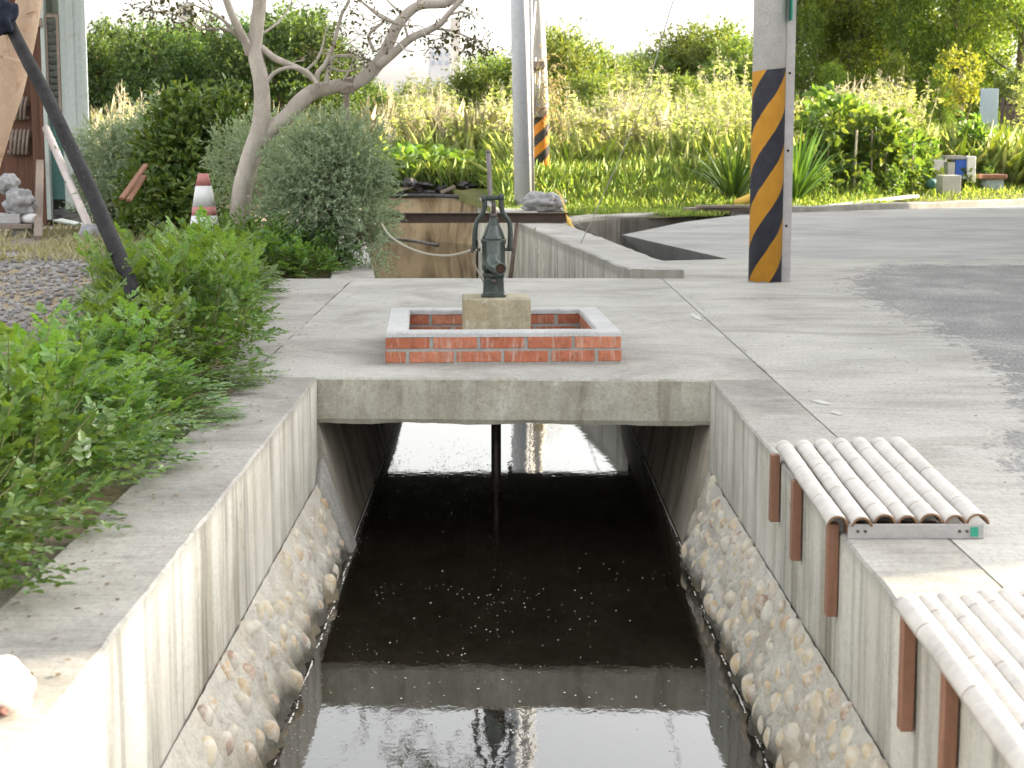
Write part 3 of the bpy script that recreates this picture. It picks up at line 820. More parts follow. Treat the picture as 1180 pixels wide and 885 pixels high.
# ------------------------------------------------------------------ pump, pedestal, brick surround
RZ = Matrix.Rotation(R(2.7), 4, 'Z')
c0 = gz(580.5, 420)
fx0, fx1 = gz(445, 419).x, gz(716, 420).x
FW = fx1 - fx0; FD = 1.20; HB = .137; WB = .105
bs = thing('brick_surround', 'low rectangular red brick kerb with white cement cap round the pump', 'brick surround', (c0.x, c0.y, 0))
bs.rotation_euler.z = R(2.7)
def loc_build(name, bm, mat, **k):
    bmesh.ops.translate(bm, verts=bm.verts[:], vec=Vector((c0.x, c0.y, 0)))
    return build(name, bm, mat, bs, **k)
x0, x1, y0, y1 = -FW / 2, FW / 2, 0, FD
bm = bmesh.new(); e = .004
for q in ((x0 + e, x1 - e, y0 + e, WB - e), (x0 + e, x1 - e, FD - WB + e, FD - e), (x0 + e, x0 + WB - e, WB - e + .0005, FD - WB + e - .0005), (x1 - WB + e, x1 - e, WB - e + .0005, FD - WB + e - .0005)):
    bx(bm, *q, -.02, HB - .006)
loc_build('mortar_bed', bm, 'bmortar')
bm = bmesh.new(); rnd = random.Random(4)
bl, gap, bh = .2105, .0165, .054
def brick(xa, xb, ya, yb, za):
    j = [rnd.uniform(-.0018, .0018) for _ in range(6)]
    bx(bm, xa + j[0], xb + j[1], ya + j[2], yb + j[3], za + j[4], za + bh + j[5], Matrix.Rotation(rnd.uniform(-.006, .006), 3, 'Y'))
for yy in ((y0, WB), (FD - WB, FD)):
    for row, zz in enumerate((.011, .078)):
        xs = x0; first = (bl + gap) / 2 - gap if row == 0 else bl
        while xs < x1 - .02:
            L = first if xs == x0 else bl
            xe = min(xs + L, x1)
            if x1 - xe < .05: xe = x1
            brick(xs, xe, yy[0], yy[1], zz); xs = xe + gap
for xx in ((x0, x0 + WB), (x1 - WB, x1)):
    for row, zz in enumerate((.011, .078)):
        ya = WB + gap + (.0 if row else -.0)
        first = bl if row == 0 else bl / 2
        k = 0
        while ya < FD - WB - gap - .02:
            L = first if k == 0 else bl; yb = min(ya + L, FD - WB - gap)
            brick(xx[0] + .0005, xx[1] - .0005, ya, yb, zz); ya = yb + gap; k += 1
loc_build('bricks', bm, 'brick', bevel=.0035)
bm = bmesh.new(); o4 = .004
def capring():
    ro = [(x0 - .0, y0 - .0), (x1, y0), (x1, FD), (x0, FD)]; ri = [(x0 + WB + .004, y0 + WB + .004), (x1 - WB - .004, y0 + WB + .004), (x1 - WB - .004, FD - WB - .004), (x0 + WB + .004, FD - WB - .004)]
    N = 14
    def seg(lp):
        out = []
        for i in range(4):
            a, b = Vector((*lp[i], 0)), Vector((*lp[(i + 1) % 4], 0))
            out += [a + (b - a) * k / N for k in range(N)]
        return out
    O, I = seg(ro), seg(ri); n = len(O); L = []
    for zz, ins in ((HB - .004, 0), (HB + .014, 0), (HB + .022, .007)):
        oo, ii = [], []
        for p, q in zip(O, I):
            dd = (q - p).normalized() * ins
            w = Vector((noise.noise(p * 9), noise.noise(p * 9 + Vector((3, 3, 3))), noise.noise(p * 7 + Vector((1, 8, 1))) * .8)) * .004
            oo.append(bm.verts.new(p + dd + Vector((0, 0, zz)) + w)); ii.append(bm.verts.new(q - dd + Vector((0, 0, zz)) + w))
        L.append((oo, ii))
    for (o_, i_), (o2, i2) in zip(L, L[1:]):
        for k in range(n):
            bm.faces.new((o_[k], o_[(k + 1) % n], o2[(k + 1) % n], o2[k])); bm.faces.new((i_[(k + 1) % n], i_[k], i2[k], i2[(k + 1) % n]))
    for k in range(n):
        bm.faces.new((L[-1][0][k], L[-1][0][(k + 1) % n], L[-1][1][(k + 1) % n], L[-1][1][k])); bm.faces.new((L[0][0][(k + 1) % n], L[0][0][k], L[0][1][k], L[0][1][(k + 1) % n]))
capring(); loc_build('cement_cap', bm, 'cap')

PY = 9.02
pc = gy(571.5, 345, PY - .17); pz = pc.z
px_ = gy(571.5, 345, PY).x
bm = bmesh.new()
hw = 39 / F * (PY - .17)
vs = bx(bm, px_ - hw, px_ + hw, PY - .17, PY + .17, -.01, pz, Matrix.Rotation(R(2.5), 3, 'Z'))
bmesh.ops.subdivide_edges(bm, edges=bm.edges[:], cuts=7, use_grid_fill=True)
for v in bm.verts:
    v.co += Vector((noise.noise(v.co * 14), noise.noise(v.co * 14 + Vector((5, 1, 1))), .5 * noise.noise(v.co * 12 + Vector((1, 5, 1))))) * .004
tag(build('pump_pedestal', bm, 'block', bevel=.006), 'stained cream concrete block carrying the green hand pump', 'pedestal')

pm = thing('hand_pump', 'old green cast iron hand pump with elbow spout and upright handle', 'water pump', (px_ - .012, PY, pz))
ox, oy, oz = px_ - .012, PY, pz
u = PY / F   # metres per photo pixel
bm = bmesh.new(); lathe(bm, [(.066, 0), (.066, .012), (.058, .016), (.055, .03), (.053, .10), (.058, .106), (.058, .122), (.052, .128)], (ox, oy, oz), 28, .75); build('base_flange', bm, 'pump', pm, False, .003)
bm = bmesh.new(); lathe(bm, [(.050, .128), (.060, .14), (.063, .16), (.063, .165), (.061, .17), (.061, .275), (.064, .279), (.066, .285), (.066, .298), (.062, .302)], (ox, oy, oz), 32); build('pump_body', bm, 'pump', pm, True)
bm = bmesh.new(); lathe(bm, [(.060, .302), (.056, .315), (.047, .34), (.036, .365), (.026, .385), (.022, .40), (.020, .412)], (ox, oy, oz), 28); build('domed_cap', bm, 'pump', pm, True)
# front chamber with tapered hood and elbow spout
bm = bmesh.new()
for (z0, z1, w0, w1, d0, d1) in ((.15, .30, .037, .037, .100, .094), (.30, .313, .042, .042, .104, .104), (.313, .37, .036, .019, .092, .055)):
    v = []
    for z, w, d_ in ((z0, w0, d0), (z1, w1, d1)):
        for k in range(7):
            a = math.pi * k / 6; v.append(bm.verts.new((ox - w * math.cos(a), oy - (d_ - w * .55) - w * .55 * math.sin(a), oz + z)))
        v.append(bm.verts.new((ox + w, oy - .02, oz + z))); v.append(bm.verts.new((ox - w, oy - .02, oz + z)))
    for k in range(9): bm.faces.new((v[k], v[(k + 1) % 9], v[9 + (k + 1) % 9], v[9 + k]))
    bm.faces.new(v[:9][::-1]); bm.faces.new(v[9:])
build('front_chamber', bm, 'pumplight', pm, False, .004)
bm = bmesh.new()
sp = smooth_path([(ox, oy - .07, oz + .215), (ox, oy - .085, oz + .18), (ox + .012, oy - .11, oz + .160), (ox + .028, oy - .14, oz + .157), (ox + .036, oy - .17, oz + .157)], 5)
tube(bm, sp, lerp_list([.034, .036, .034, .029, .027], 5), 18, False)
d_ = (sp[-1] - sp[-2]).normalized()
tube(bm, [sp[-1] - d_ * .018, sp[-1] + d_ * .004], .031, 18, False); tube(bm, [sp[-1] + d_ * .004, sp[-1] + d_ * .0046], [.031, .0262], 18, False); tube(bm, [sp[-1] - d_ * .02, sp[-1] + d_ * .0046], [.0255, .0262], 18, False)
spo = build('spout', bm, 'pumplight', pm, True)
bm = bmesh.new(); tube(bm, [sp[-1] - d_ * .010, sp[-1] - d_ * .001], .0258, 18); build('spout_bore', bm, 'hole', spo)
bm = bmesh.new(); tube(bm, [(ox, oy - .055, oz + .085), (ox, oy - .075, oz + .085)], .013, 12); build('drain_plug', bm, 'rod', pm, True)
def ypt(U, V_, dy=0): p = gy(520 + U / 4.78, 165 + V_ / 4.78, PY); return (p.x - .0, PY + dy, p.z)
bm = bmesh.new()
for pts in ([(182, 306), (184, 345), (172, 385), (143, 430), (132, 470), (128, 530), (130, 588)], [(274, 296), (275, 345), (286, 385), (316, 430), (325, 470), (326, 530), (321, 590)]):
    tube(bm, smooth_path([ypt(*q) for q in pts], 5), lerp_list([.014, .0135, .012, .012, .0125, .013, .014], 5), 10)
tube(bm, [ypt(166, 306), ypt(228, 302), ypt(290, 297)], .0125, 10)
tube(bm, [ypt(168, 306), ypt(190, 305)], .019, 12); tube(bm, [ypt(264, 299), ypt(288, 297)], .019, 12)
build('yoke', bm, 'pump', pm, True)
for U in (130, 321):
    bm = bmesh.new(); a_ = Vector(ypt(U, 585)); sgn = -1 if U < 200 else 1
    tube(bm, [a_ + Vector((-sgn * .03, 0, 0)), a_ + Vector((sgn * .018, 0, 0))], .009, 8); tube(bm, [a_ + Vector((sgn * .010, 0, 0)), a_ + Vector((sgn * .022, 0, 0))], .017, 6)
    build('pivot_bolt', bm, 'rod', pm)
bm = bmesh.new(); tube(bm, [(ox, oy, oz + .405), (ox + .001, oy, oz + .47), ypt(232, 318, 0)], [.012, .011, .011], 10); tube(bm, [(ox, oy, oz + .41), (ox, oy, oz + .432)], .020, 12); build('piston_rod', bm, 'rod', pm, True)
bm = bmesh.new(); tube(bm, [ypt(222, 318, .02), ypt(214, 290, .02), ypt(209, 160, .02), ypt(203, 42, .02)], [.0125, .0125, .0122, .012], 12)
tube(bm, [ypt(203.5, 52, .02), ypt(203, 38, .02)], .0135, 12); build('handle', bm, 'handle', pm, True)
bm = bmesh.new(); tube(bm, [(px_, PY, .0 - .212), (px_ + .0, PY, -1.1)], .026, 14); build('suction_pipe', bm, 'rod', pm, True)

# hose, rope, iron stake behind the pump
bm = bmesh.new(); q = [(440, 258), (449, 271), (466, 283), (490, 292), (515, 294.5), (535, 291), (549, 286)]
tube(bm, smooth_path([gy(a_, b_, 13.6 - i * .7) for i, (a_, b_) in enumerate(q)], 6), .0075, 8); tag(build('hose', bm, 'rope', None, True), 'pale slack hose drooping from the pump to the silver bush', 'hose')
bm = bmesh.new(); tube(bm, smooth_path([gy(549, 288, 9.0), gy(546, 303, 9.6), gy(552, 315, 10.6), gz(560, 330)], 6), .006, 6); tag(build('cord', bm, 'rope', None, True), 'thin pale cord hanging behind the left of the pump', 'cord')
bm = bmesh.new(); tube(bm, [gy(596, 258, 13.9), gy(587, 330, 13.5)], .017, 8); tag(build('iron_stake', bm, 'steel', None, True), 'rusty brown stake leaning behind the right of the pump', 'stake')
bm = bmesh.new(); tube(bm, smooth_path([gy(617, 262, 17), gy(615, 275, 17), gy(621, 292, 16.6), gy(627, 306, 16.2), gy(622, 316, 16)], 6), .006, 6)
tag(build('hanging_cord', bm, 'rope', None, True), 'thin pale cord dangling from the steel channel against the streaked wall', 'cord')
bm = bmesh.new(); tube(bm, smooth_path([gy(652, 262, 20.45), gy(658, 257, 20.4), gy(654, 251, 20.5), gy(660, 262, 20.2), gy(668, 268, 20.0)], 5), .016, 6); tube(bm, smooth_path([gy(655, 262, 20.5), gy(652, 243, 20.7), gy(646, 225, 21.5), gy(640, 219, 22)], 5), .010, 6)
tag(build('tied_rope', bm, 'yrope', None, True), 'frayed yellow rope tied round the right end of the steel channel', 'rope')

# ------------------------------------------------------------------ bamboo benches
def bench(label, pf, pn, nb, slats, seed, near_bracket):
    """pf/pn: far and near ends given as (left point, right point)"""
    (fl, fr), (nl, nr) = pf, pn
    th = thing('bamboo_bench', label, 'bench', ((fl.x + nl.x) / 2 + .1, (fl.y + nl.y) / 2, 0), 'bamboo benches on the canal wall')
    rnd = random.Random(seed)
    for i in range(nb):
        k = i / (nb - 1)
        a = fl.lerp(fr, k); b = nl.lerp(nr, k); L = (b - a).length; d = (b - a).normalized()
        a = a - d * rnd.uniform(-.02, .02); b = b + d * rnd.uniform(-.012, .012)
        r = .0305 * rnd.uniform(.93, 1.06); n = 46; bm = bmesh.new(); rings = []
        nodes = [];  t = rnd.uniform(.03, .25)
        while t < L: nodes.append(t); t += rnd.uniform(.30, .46)
        s = d.cross(Vector((0, 0, 1))).normalized(); ph = rnd.random() * 9
        zs = sorted(set([L * q / n for q in range(n + 1)] + [nd + e_ for nd in nodes for e_ in (-.012, -.006, -.0035, .0035, .008) if 0 < nd + e_ < L]))
        for t in zs:
            c = a + d * t + s * .004 * noise.noise(Vector((t * 1.7, ph, 0))) + Vector((0, 0, .003 * noise.noise(Vector((t * 2, ph, 5)))))
            near_ = min([abs(t - nd) for nd in nodes] + [9]); rr = r * (1 + .05 * math.exp(-(near_ / .010) ** 2) - (.05 if any(0 <= nd - t < .003 for nd in nodes) else 0)) * (1 - .05 * t / L * (1 if i % 2 else -1))
            ou, inn = [], []
            for q in range(11):
                an = math.pi * (q / 10) ; ou.append(bm.verts.new(c + s * (rr * math.cos(an)) + Vector((0, 0, rr * .92 * math.sin(an)))))
                inn.append(bm.verts.new(c + s * ((rr - .007) * math.cos(an)) + Vector((0, 0, (rr - .007) * .92 * math.sin(an)))))
            rings.append((ou, inn, any(abs(t - nd) < .0045 for nd in nodes)))
        for (o1, i1, n1), (o2, i2, n2) in zip(rings, rings[1:]):
            for q in range(10):
                f_ = bm.faces.new((o1[q], o1[q + 1], o2[q + 1], o2[q])); f_.material_index = 1 if n1 and n2 else 0
                bm.faces.new((i1[q + 1], i1[q], i2[q], i2[q + 1])).material_index = 2
            for q in (0, 10): bm.faces.new((o1[q], o2[q], i2[q], i1[q]))
        for o1, i1, _ in (rings[0], rings[-1]):
            for q in range(10): bm.faces.new((o1[q], o1[q + 1], i1[q + 1], i1[q])).material_index = 2
        build('bamboo_strip', bm, ['bamboo', 'bnode', 'binner'], th, True)
    for (yy, zz) in slats:
        bm = bmesh.new(); bx(bm, .886, .916, yy - .02, yy + .02, zz, .028); build('wooden_slat', bm, 'slat', th, bevel=.003)
        bm = bmesh.new(); bx(bm, .935, 1.19, yy - .022, yy + .022, .0005, .0285); build('cross_bearer', bm, 'slat', th, bevel=.003)
    if near_bracket:
        bm = bmesh.new(); y = nl.y + .02; bx(bm, nl.x + .028, nr.x + .012, y, y + .006, .001, .042); bx(bm, nl.x + .028, nr.x + .012, y + .0065, y + .05, .001, .005)
        pl = build('fixing_plate', bm, 'galv', th, bevel=.002)
        bm = bmesh.new()
        bm.free()
        for xx in (nl.x + .055, nl.x + .075, nr.x - .055, nr.x - .035): bm = bmesh.new(); tube(bm, [(xx, y - .003, .022), (xx, y + .003, .022)], .0045, 8); build('screw', bm, 'rod', pl)
        bm = bmesh.new(); bx(bm, nr.x - .025, nr.x - .005, y - .0035, y - .0005, .008, .034); build('green_tab', bm, 'green', pl)
    return th
z1 = .037
pf = (gz(904, 517, z1), gz(1033, 512, z1)); pn = (gz(967, 608, z1), gz(1127, 604, z1))
bench('bleached bamboo bench on the right canal wall, the complete one nearer the bridge', pf, pn, 7,
      [(gy(903, 560, .9).y * 0 + 5.72, -.20), (5.28, -.225), (4.68, -.235)], 2, True)
pf2 = (gz(1046, 700, z1), gz(1184, 690, z1)); d2 = Vector((-.045, -1.75, 0))
bench('bleached bamboo bench in the bottom right corner, half in sunlight', pf2, (pf2[0] + d2, pf2[1] + d2), 7,
      [(3.77, -.245), (3.40, -.26), (2.7, -.25)], 5, False)

# ------------------------------------------------------------------ poles
nb = gz(884, 326); nb.y += .12
np_ = thing('utility_pole', 'round concrete utility pole with yellow and black hazard stripes beside the asphalt', 'utility pole', (nb.x, nb.y, 0))
bm = bmesh.new(); rr = 19 / F * nb.y
tube(bm, [(nb.x, nb.y, -.05), (nb.x, nb.y, 2.2), (nb.x + .01, nb.y, 5), (nb.x + .01, nb.y, 8.5)], [rr, rr * .98, rr * .94, rr * .86], 40); build('pole_shaft', bm, 'stripe_near', np_, True)
bm = bmesh.new(); sx = nb.x + rr + .033; sy = nb.y + .02
for q in ((sx - .033, sx + .033, sy - .03, sy - .026), (sx - .033, sx - .029, sy - .0255, sy + .03), (sx + .029, sx + .033, sy - .0255, sy + .03)): bx(bm, *q, -.03, 3.4)
ch = thing('steel_post', 'grey punched steel channel post standing against the striped utility pole', 'post', (sx, sy, 0))
build('channel', bm, 'galv', ch)
bm = bmesh.new()
bm.free()
for zz in (.42, .98, 1.55, 2.05): bm = bmesh.new(); tube(bm, [(sx - .005, sy - .0335, zz), (sx - .005, sy - .0305, zz)], .010, 10); build('punched_hole', bm, 'hole', ch)  # dark discs on the face stand in for shaded holes
bm = bmesh.new(); bx(bm, sx - .022, sx - .014, sy - .16, sy - .032, 1.93, 2.7); build('sign_plate', bm, 'green', ch)
bm = bmesh.new()
a_, b_ = gz(862, 330, .004), gz(905, 322, .004)
for k in range(24):
    pass
bm.free()

gp = gz(604, 240, .05)
gpt = thing('utility_pole', 'plain pale grey round utility pole rising beside the canal end', 'utility pole', (gp.x, gp.y, 0))
Yp = gp.y; pb, pt = gy(603.5, 240, Yp), gy(598.5, 0, Yp); dirp = (pt - pb) / (pt.z - pb.z)
bm = bmesh.new(); tube(bm, [pb - dirp * .2, pt, pb + dirp * 9], [10.6 / F * Yp, 10 / F * Yp, 8.6 / F * Yp], 32); build('pole_shaft', bm, 'whitepole', gpt, True)
bm = bmesh.new(); tube(bm, [gy(614.5, 228, Yp - .1), gy(612.5, 100, Yp - .1), gy(609, -200, Yp - .1)], .022, 8); build('conduit', bm, 'galv', gpt, True)
bm = bmesh.new(); tube(bm, [gy(603.2, 178, Yp), gy(603.2, 177.2, Yp)], 10.8 / F * Yp, 32); build('band', bm, 'galv', gpt, True)
Y2 = 29.5; p2b, p2t = gy(623.5, 221, Y2), gy(617.5, 0, Y2)
sp2 = thing('utility_pole', 'orange and black striped utility pole half hidden behind the pale grey pole', 'utility pole', tuple(p2b))
d2_ = (p2t - p2b) / (p2t.z - p2b.z)
bm = bmesh.new(); tube(bm, [p2b - d2_ * .2, gy(623, 130, Y2), p2t, p2b + d2_ * 9], [9.8 / F * Y2, 9.4 / F * Y2, 9 / F * Y2, 7.5 / F * Y2], 32); build('pole_shaft', bm, 'stripe_far', sp2, True)
bm = bmesh.new()
for (u0, v0, u1, v1, r_) in ((615, 132, 616, 66, .03), (620, 130, 621, 72, .022), (611, 70, 616, 2, .03)): tube(bm, [gy(u0, v0, Y2 - .22), gy(u1, v1, Y2 - .2)], r_, 8)
build('conduit', bm, 'galv', sp2, True)
for vv in (75, 131):
    bm = bmesh.new(); p = gy(618, vv, Y2 - .16); bx(bm, p.x - .12, p.x + .14, p.y - .14, p.y + .16, p.z - .06, p.z + .06); build('bracket', bm, 'greywood', sp2, bevel=.01)
rng = np.random.default_rng(5)
c = gy(633, 85, Y2 - .25); c2 = gy(627, 108, Y2 - .25); c3 = gy(646, 112, Y2 - .1)
V, Q = twigs([(c.x, c.y, c.z, .28, .2, .4), (c2.x, c2.y, c2.z, .18, .15, .3), (c3.x, c3.y, c3.z - .1, .12, .1, .5)], 80, 6, .22, .075, .02, rng, -.3, .8, .2, .3, 0, .6)
tag(nmesh('dead_vine', V, Q, 'deadvine'), 'straw coloured dead vine clinging high on the orange striped pole', 'vine')
# guy wire
bm = bmesh.new(); tube(bm, smooth_path([gy(660, 300, 16.9), gy(700, 214, 16.0), gy(740, 118, 15.0), gy(776, 0, 14.3), (nb.x - .1, nb.y, 4.1)], 8), .0045, 6)
tag(build('guy_wire', bm, 'wire', None, True), 'thin pale guy wire slanting up from the canal wall to the right', 'wire')
# white sack, yellow hose at pole foot
p = gy(625, 236, 24.2); bm = bmesh.new(); ico(bm, (p.x, p.y, .07 + .10), (.30, .22, .15), 4, None, .38, 2.6, 3)
tag(build('white_sack', bm, 'whitesack', None, True), 'crumpled white plastic sack lying at the foot of the pale grey pole', 'sack')
bm = bmesh.new(); tube(bm, smooth_path([gy(592, 226, 27), gy(583, 224, 27.2), gy(586, 214, 27.5), gy(594, 208, 27.8), gy(598, 214, 27.6)], 6), .022, 6); tube(bm, smooth_path([gy(575, 235, 26.6), gy(592, 231, 26.5), gy(612, 236, 26.3)], 6), .03, 6); tube(bm, smooth_path([gy(577, 229, 27), gy(592, 227, 26.8), gy(600, 230, 26.6)], 6), .03, 6)
tag(build('yellow_hose', bm, 'yrope', None, True), 'loops of yellow hose on the ground left of the pale grey pole', 'hose')

# ------------------------------------------------------------------ traffic cone
cp = gy(236, 272, 15.2); cb = Vector((cp.x, cp.y, -.03))
ck = thing('traffic_cone', 'red and white square traffic cone standing in the shrubs', 'traffic cone', tuple(cb))
def czz(v): return gy(236, v, 15.2).z
lv = [(-.03, .215), (.01, .21), (.012, .165), (czz(270), .137), (czz(264), .128), (czz(248), .108), (czz(238), .099), (czz(214), .068), (czz(201), .044), (czz(200), .038)]
def cseg(name, i0, i1, mat):
    bm = bmesh.new(); lathe(bm, [(lv[i][1], lv[i][0]) for i in range(i0, i1 + 1)], (cb.x, cb.y, 0), 32, .55); build(name, bm, mat, ck, True)
cseg('base', 0, 3, 'conered'); cseg('white_band', 3, 5, 'conewhite'); cseg('red_band', 5, 6, 'conered'); cseg('white_band', 6, 7, 'conewhite'); cseg('red_top', 7, 9, 'conered')

# ------------------------------------------------------------------ charred pole + pale pipe + cloth
bm = bmesh.new(); pA = gy(184, 418, 7.9); pB = gy(12, 30, 9.25)
pA = pA + (pA - pB).normalized() * .16
pth = [pA.lerp(pB, k / 14) + Vector((.012 * noise.noise(Vector((k * .5, 0, 0))) + .035 * math.sin(math.pi * k / 14), 0, .012 * noise.noise(Vector((k * .5, 5, 0))))) for k in range(15)]
tube(bm, pth, [.043 - .0008 * k for k in range(15)], 16, True, .18)
kn = pA.lerp(pB, .60); ico(bm, kn + Vector((.04, -.01, .02)), .022, 2)
tag(build('support_pole', bm, 'blackpole', None, True), 'charred black wooden pole leaning against the forked tan tree trunk', 'pole')
bm = bmesh.new(); c = gy(3, 18, 9.2); ico(bm, c, (.075, .07, .10), 4, None, .45, 2.2, 8); tag(build('cloth_wrap', bm, 'cloth', None, True), 'dark blue cloth bundled where the black pole meets the trunk', 'cloth')
bm = bmesh.new(); a_ = gz(108, 274, 0); b_ = gy(53, 148, 21.6); tube(bm, [a_, b_], .046, 14); tag(build('prop_pipe', bm, 'whitepipe', None, True), 'pale pinkish pipe propped diagonally against the shed', 'pipe')
bm = bmesh.new(); ico(bm, a_ + Vector((.02, -.05, .04)), (.17, .13, .12), 3, None, .2, 1.5, 2); tag(build('footing_stone', bm, 'whitesack', None, True), 'pale grey stone at the foot of the pale pipe', 'stone')

# ------------------------------------------------------------------ shed
SY = 22.0
def sx_(u): return gy(u, 200, SY).x
def szv(v): return gy(50, v, SY).z
sh = thing('shed', 'weathered shed with brown boards, louvre window and pale green metal corner', 'shed', (sx_(60), SY, 0))
bm = bmesh.new(); bx(bm, sx_(-160), sx_(36), SY + .35, SY + .45, -.05, 3.6); build('board_wall', bm, 'brownwood', sh)
bm = bmesh.new(); bx(bm, sx_(-160), sx_(-12), SY + 3.4, SY + 3.5, -.05, 3.3); bx(bm, sx_(-162), sx_(-160) - .002, SY + .36, SY + 3.39, -.05, 3.4); slab(bm, [(sx_(99), SY + .08), (sx_(102), SY + .08), (sx_(-9), SY + 3.5), (sx_(-11.8), SY + 3.38)], -.05, 3.4); build('rear_wall', bm, 'sheet', sh)
bm = bmesh.new()
xa, xb, n = sx_(74), sx_(104), 26
for i in range(n):
    xx0, xx1 = xa + (xb - xa) * i / n, xa + (xb - xa) * (i + 1) / n
    dd = .012 if (i // 7) % 2 == 0 else 0
    bx(bm, xx0 + .0005, xx1 - .0005, SY + .0 + dd, SY + .05 + dd, .18 + .04 * noise.noise(Vector((i, 0, 0))), 3.5)
build('corner_sheet', bm, 'sheet', sh)
bm = bmesh.new(); bx(bm, sx_(53), sx_(57.5), SY - .02, SY + .1, .05, 3.4); build('door_post', bm, 'sheet', sh)
bm = bmesh.new(); bx(bm, sx_(36.2), sx_(48), SY + .10, SY + .22, -.03, 3.4); bx(bm, sx_(48.3), sx_(52.6), SY + .0, SY + .14, -.03, 3.3); build('timber_post', bm, 'brownwood', sh, bevel=.01)
bm = bmesh.new(); bx(bm, sx_(33), sx_(56), SY - .08, SY - .021, szv(31), szv(21)); build('door_lintel', bm, 'greywood', sh, bevel=.008)
bm = bmesh.new(); bx(bm, sx_(57.8), sx_(60), SY + .0, SY + .06, szv(132), szv(16)); bx(bm, sx_(70.5), sx_(73.5), SY + .0, SY + .06, szv(132), szv(16)); bx(bm, sx_(60), sx_(70.5), SY + .002, SY + .058, szv(20), szv(16)); bx(bm, sx_(60), sx_(70.5), SY + .002, SY + .058, szv(132), szv(128))
wf = build('window', bm, 'greywood', sh)
bm = bmesh.new()
for i in range(14):
    z = szv(127) + (szv(21) - szv(127)) * (i + .5) / 14
    bx(bm, sx_(60.2), sx_(70.3), SY + .02, SY + .025, z - .035, z + .035, Matrix.Rotation(R(35), 3, 'X'))
build('louvre_blades', bm, 'glassdark', wf)
bm = bmesh.new(); bx(bm, sx_(57.8), sx_(73.5), SY + .1, SY + .14, .3, szv(134)); build('lower_panel', bm, 'teal', sh)
bm = bmesh.new(); v = [bm.verts.new(p) for p in ((sx_(-170), SY - .5, 3.35), (sx_(110), SY - .5, 3.35), (sx_(-8), SY + 3.8, 3.75), (sx_(-170), SY + 3.8, 3.75))]; w = [bm.verts.new(q.co + Vector((0, 0, .06))) for q in v]
bm.faces.new(v); bm.faces.new(w[::-1])
for i in range(4): bm.faces.new((v[i], v[(i + 1) % 4], w[(i + 1) % 4], w[i]))
build('roof', bm, 'sheet', sh)
bm = bmesh.new()
for u0, v0, u1, v1 in ((10, 135, 34, 136), (10, 120, 34, 121), (9, 175, 34, 176), (9, 160, 34, 160)): tube(bm, [gy(u0, v0, SY + .3), gy(u1, v1, SY + .3)], .025, 8)
for k in range(5): tube(bm, smooth_path([gy(12 + 4.6 * k, 178, SY + .27), gy(13 + 4.6 * k, 163, SY + .2), gy(15 + 4.6 * k, 150, SY + .25), gy(18 + 4.2 * k, 158, SY + .27)], 4), .02, 6)
for k in range(4): tube(bm, smooth_path([gy(14 + 4.6 * k, 138, SY + .27), gy(15 + 4.6 * k, 122, SY + .2), gy(18 + 4.4 * k, 112, SY + .25)], 4), .02, 6)
tag(build('chair_stack', bm, 'greywood', None, True), 'rusty bent metal chair frames stacked against the shed boards', 'chair frames')
bm = bmesh.new(); obox(bm, gz(44, 274), gy(46, 186, SY - .15), .09, .05); tag(build('leaning_board', bm, 'greywood', None, False, .006), 'grey upright board leaning beside the shed door post', 'board')
# junk in front
jb = thing('low_bench', 'low plank bench with pale top in front of the shed', 'bench', tuple(gz(18, 272)))
y = gz(18, 270).y
p = gy(18, 258, y)
bm = bmesh.new(); bx(bm, gy(-30, 258, y).x, gy(40, 258, y).x, y - .12, y + .35, p.z - .05, p.z); build('bench_top', bm, 'greywood', jb, bevel=.006)
bm = bmesh.new(); bx(bm, gy(12, 258, y).x, gy(32, 258, y).x, y, y + .22, -.03, p.z - .052); build('bench_block', bm, 'polec', jb, bevel=.006); bm = bmesh.new(); bx(bm, gy(-25, 258, y).x, gy(-12, 258, y).x, y, y + .22, -.03, p.z - .052); build('bench_block', bm, 'polec', jb, bevel=.006)
bm = bmesh.new(); q = gy(8, 251, y + .1); bx(bm, gy(-25, 250, y).x, gy(23, 250, y).x, y - .02, y + .3, p.z + .001, p.z + .11); tag(build('foam_slab', bm, 'cap', None, False, .01), 'pale flat slab lying on the low bench by the shed', 'slab')
bm = bmesh.new(); q = gy(23, 234, y + .1); ico(bm, (q.x, q.y, q.z), (.16, .14, .17), 4, None, .4, 2.4, 4); tag(build('stuffed_sack', bm, 'whitesack', None, True), 'lumpy white plastic bag slumped on the bench by the shed', 'bag')
bm = bmesh.new(); q = gy(9, 212, y + .15); ico(bm, (q.x, q.y, q.z), (.12, .12, .12), 4, None, .3, 1.9, 9); tag(build('tied_sack', bm, 'whitesack', None, True), 'smaller grey white bundle piled on the white plastic bag', 'bag')
bm = bmesh.new(); q = gy(31, 251, y); tube(bm, [(q.x - .09, q.y + .1, p.z + .058), (q.x + .09, q.y, p.z + .058)], .055, 14); tag(build('rolled_mat', bm, 'conewhite', None, True), 'short pale roll lying at the right end of the low bench', 'roll')
bm = bmesh.new(); q = gz(92, 262); bx(bm, q.x - .28, q.x + .22, q.y - .2, q.y + .2, .03, .05, Matrix.Rotation(R(12), 3, 'Y')); tag(build('bent_sheet', bm, 'sheet', None, False, .004), 'pale bent sheet of scrap lying below the shed corner', 'scrap sheet')
bm = bmesh.new(); q = gz(83, 256); ico(bm, (q.x, q.y, .08), (.22, .12, .1), 4, None, .4, 2.5, 6); tag(build('plastic_bag', bm, 'whitesack', None, True), 'small crumpled bluish white bag under the shed corner', 'bag')
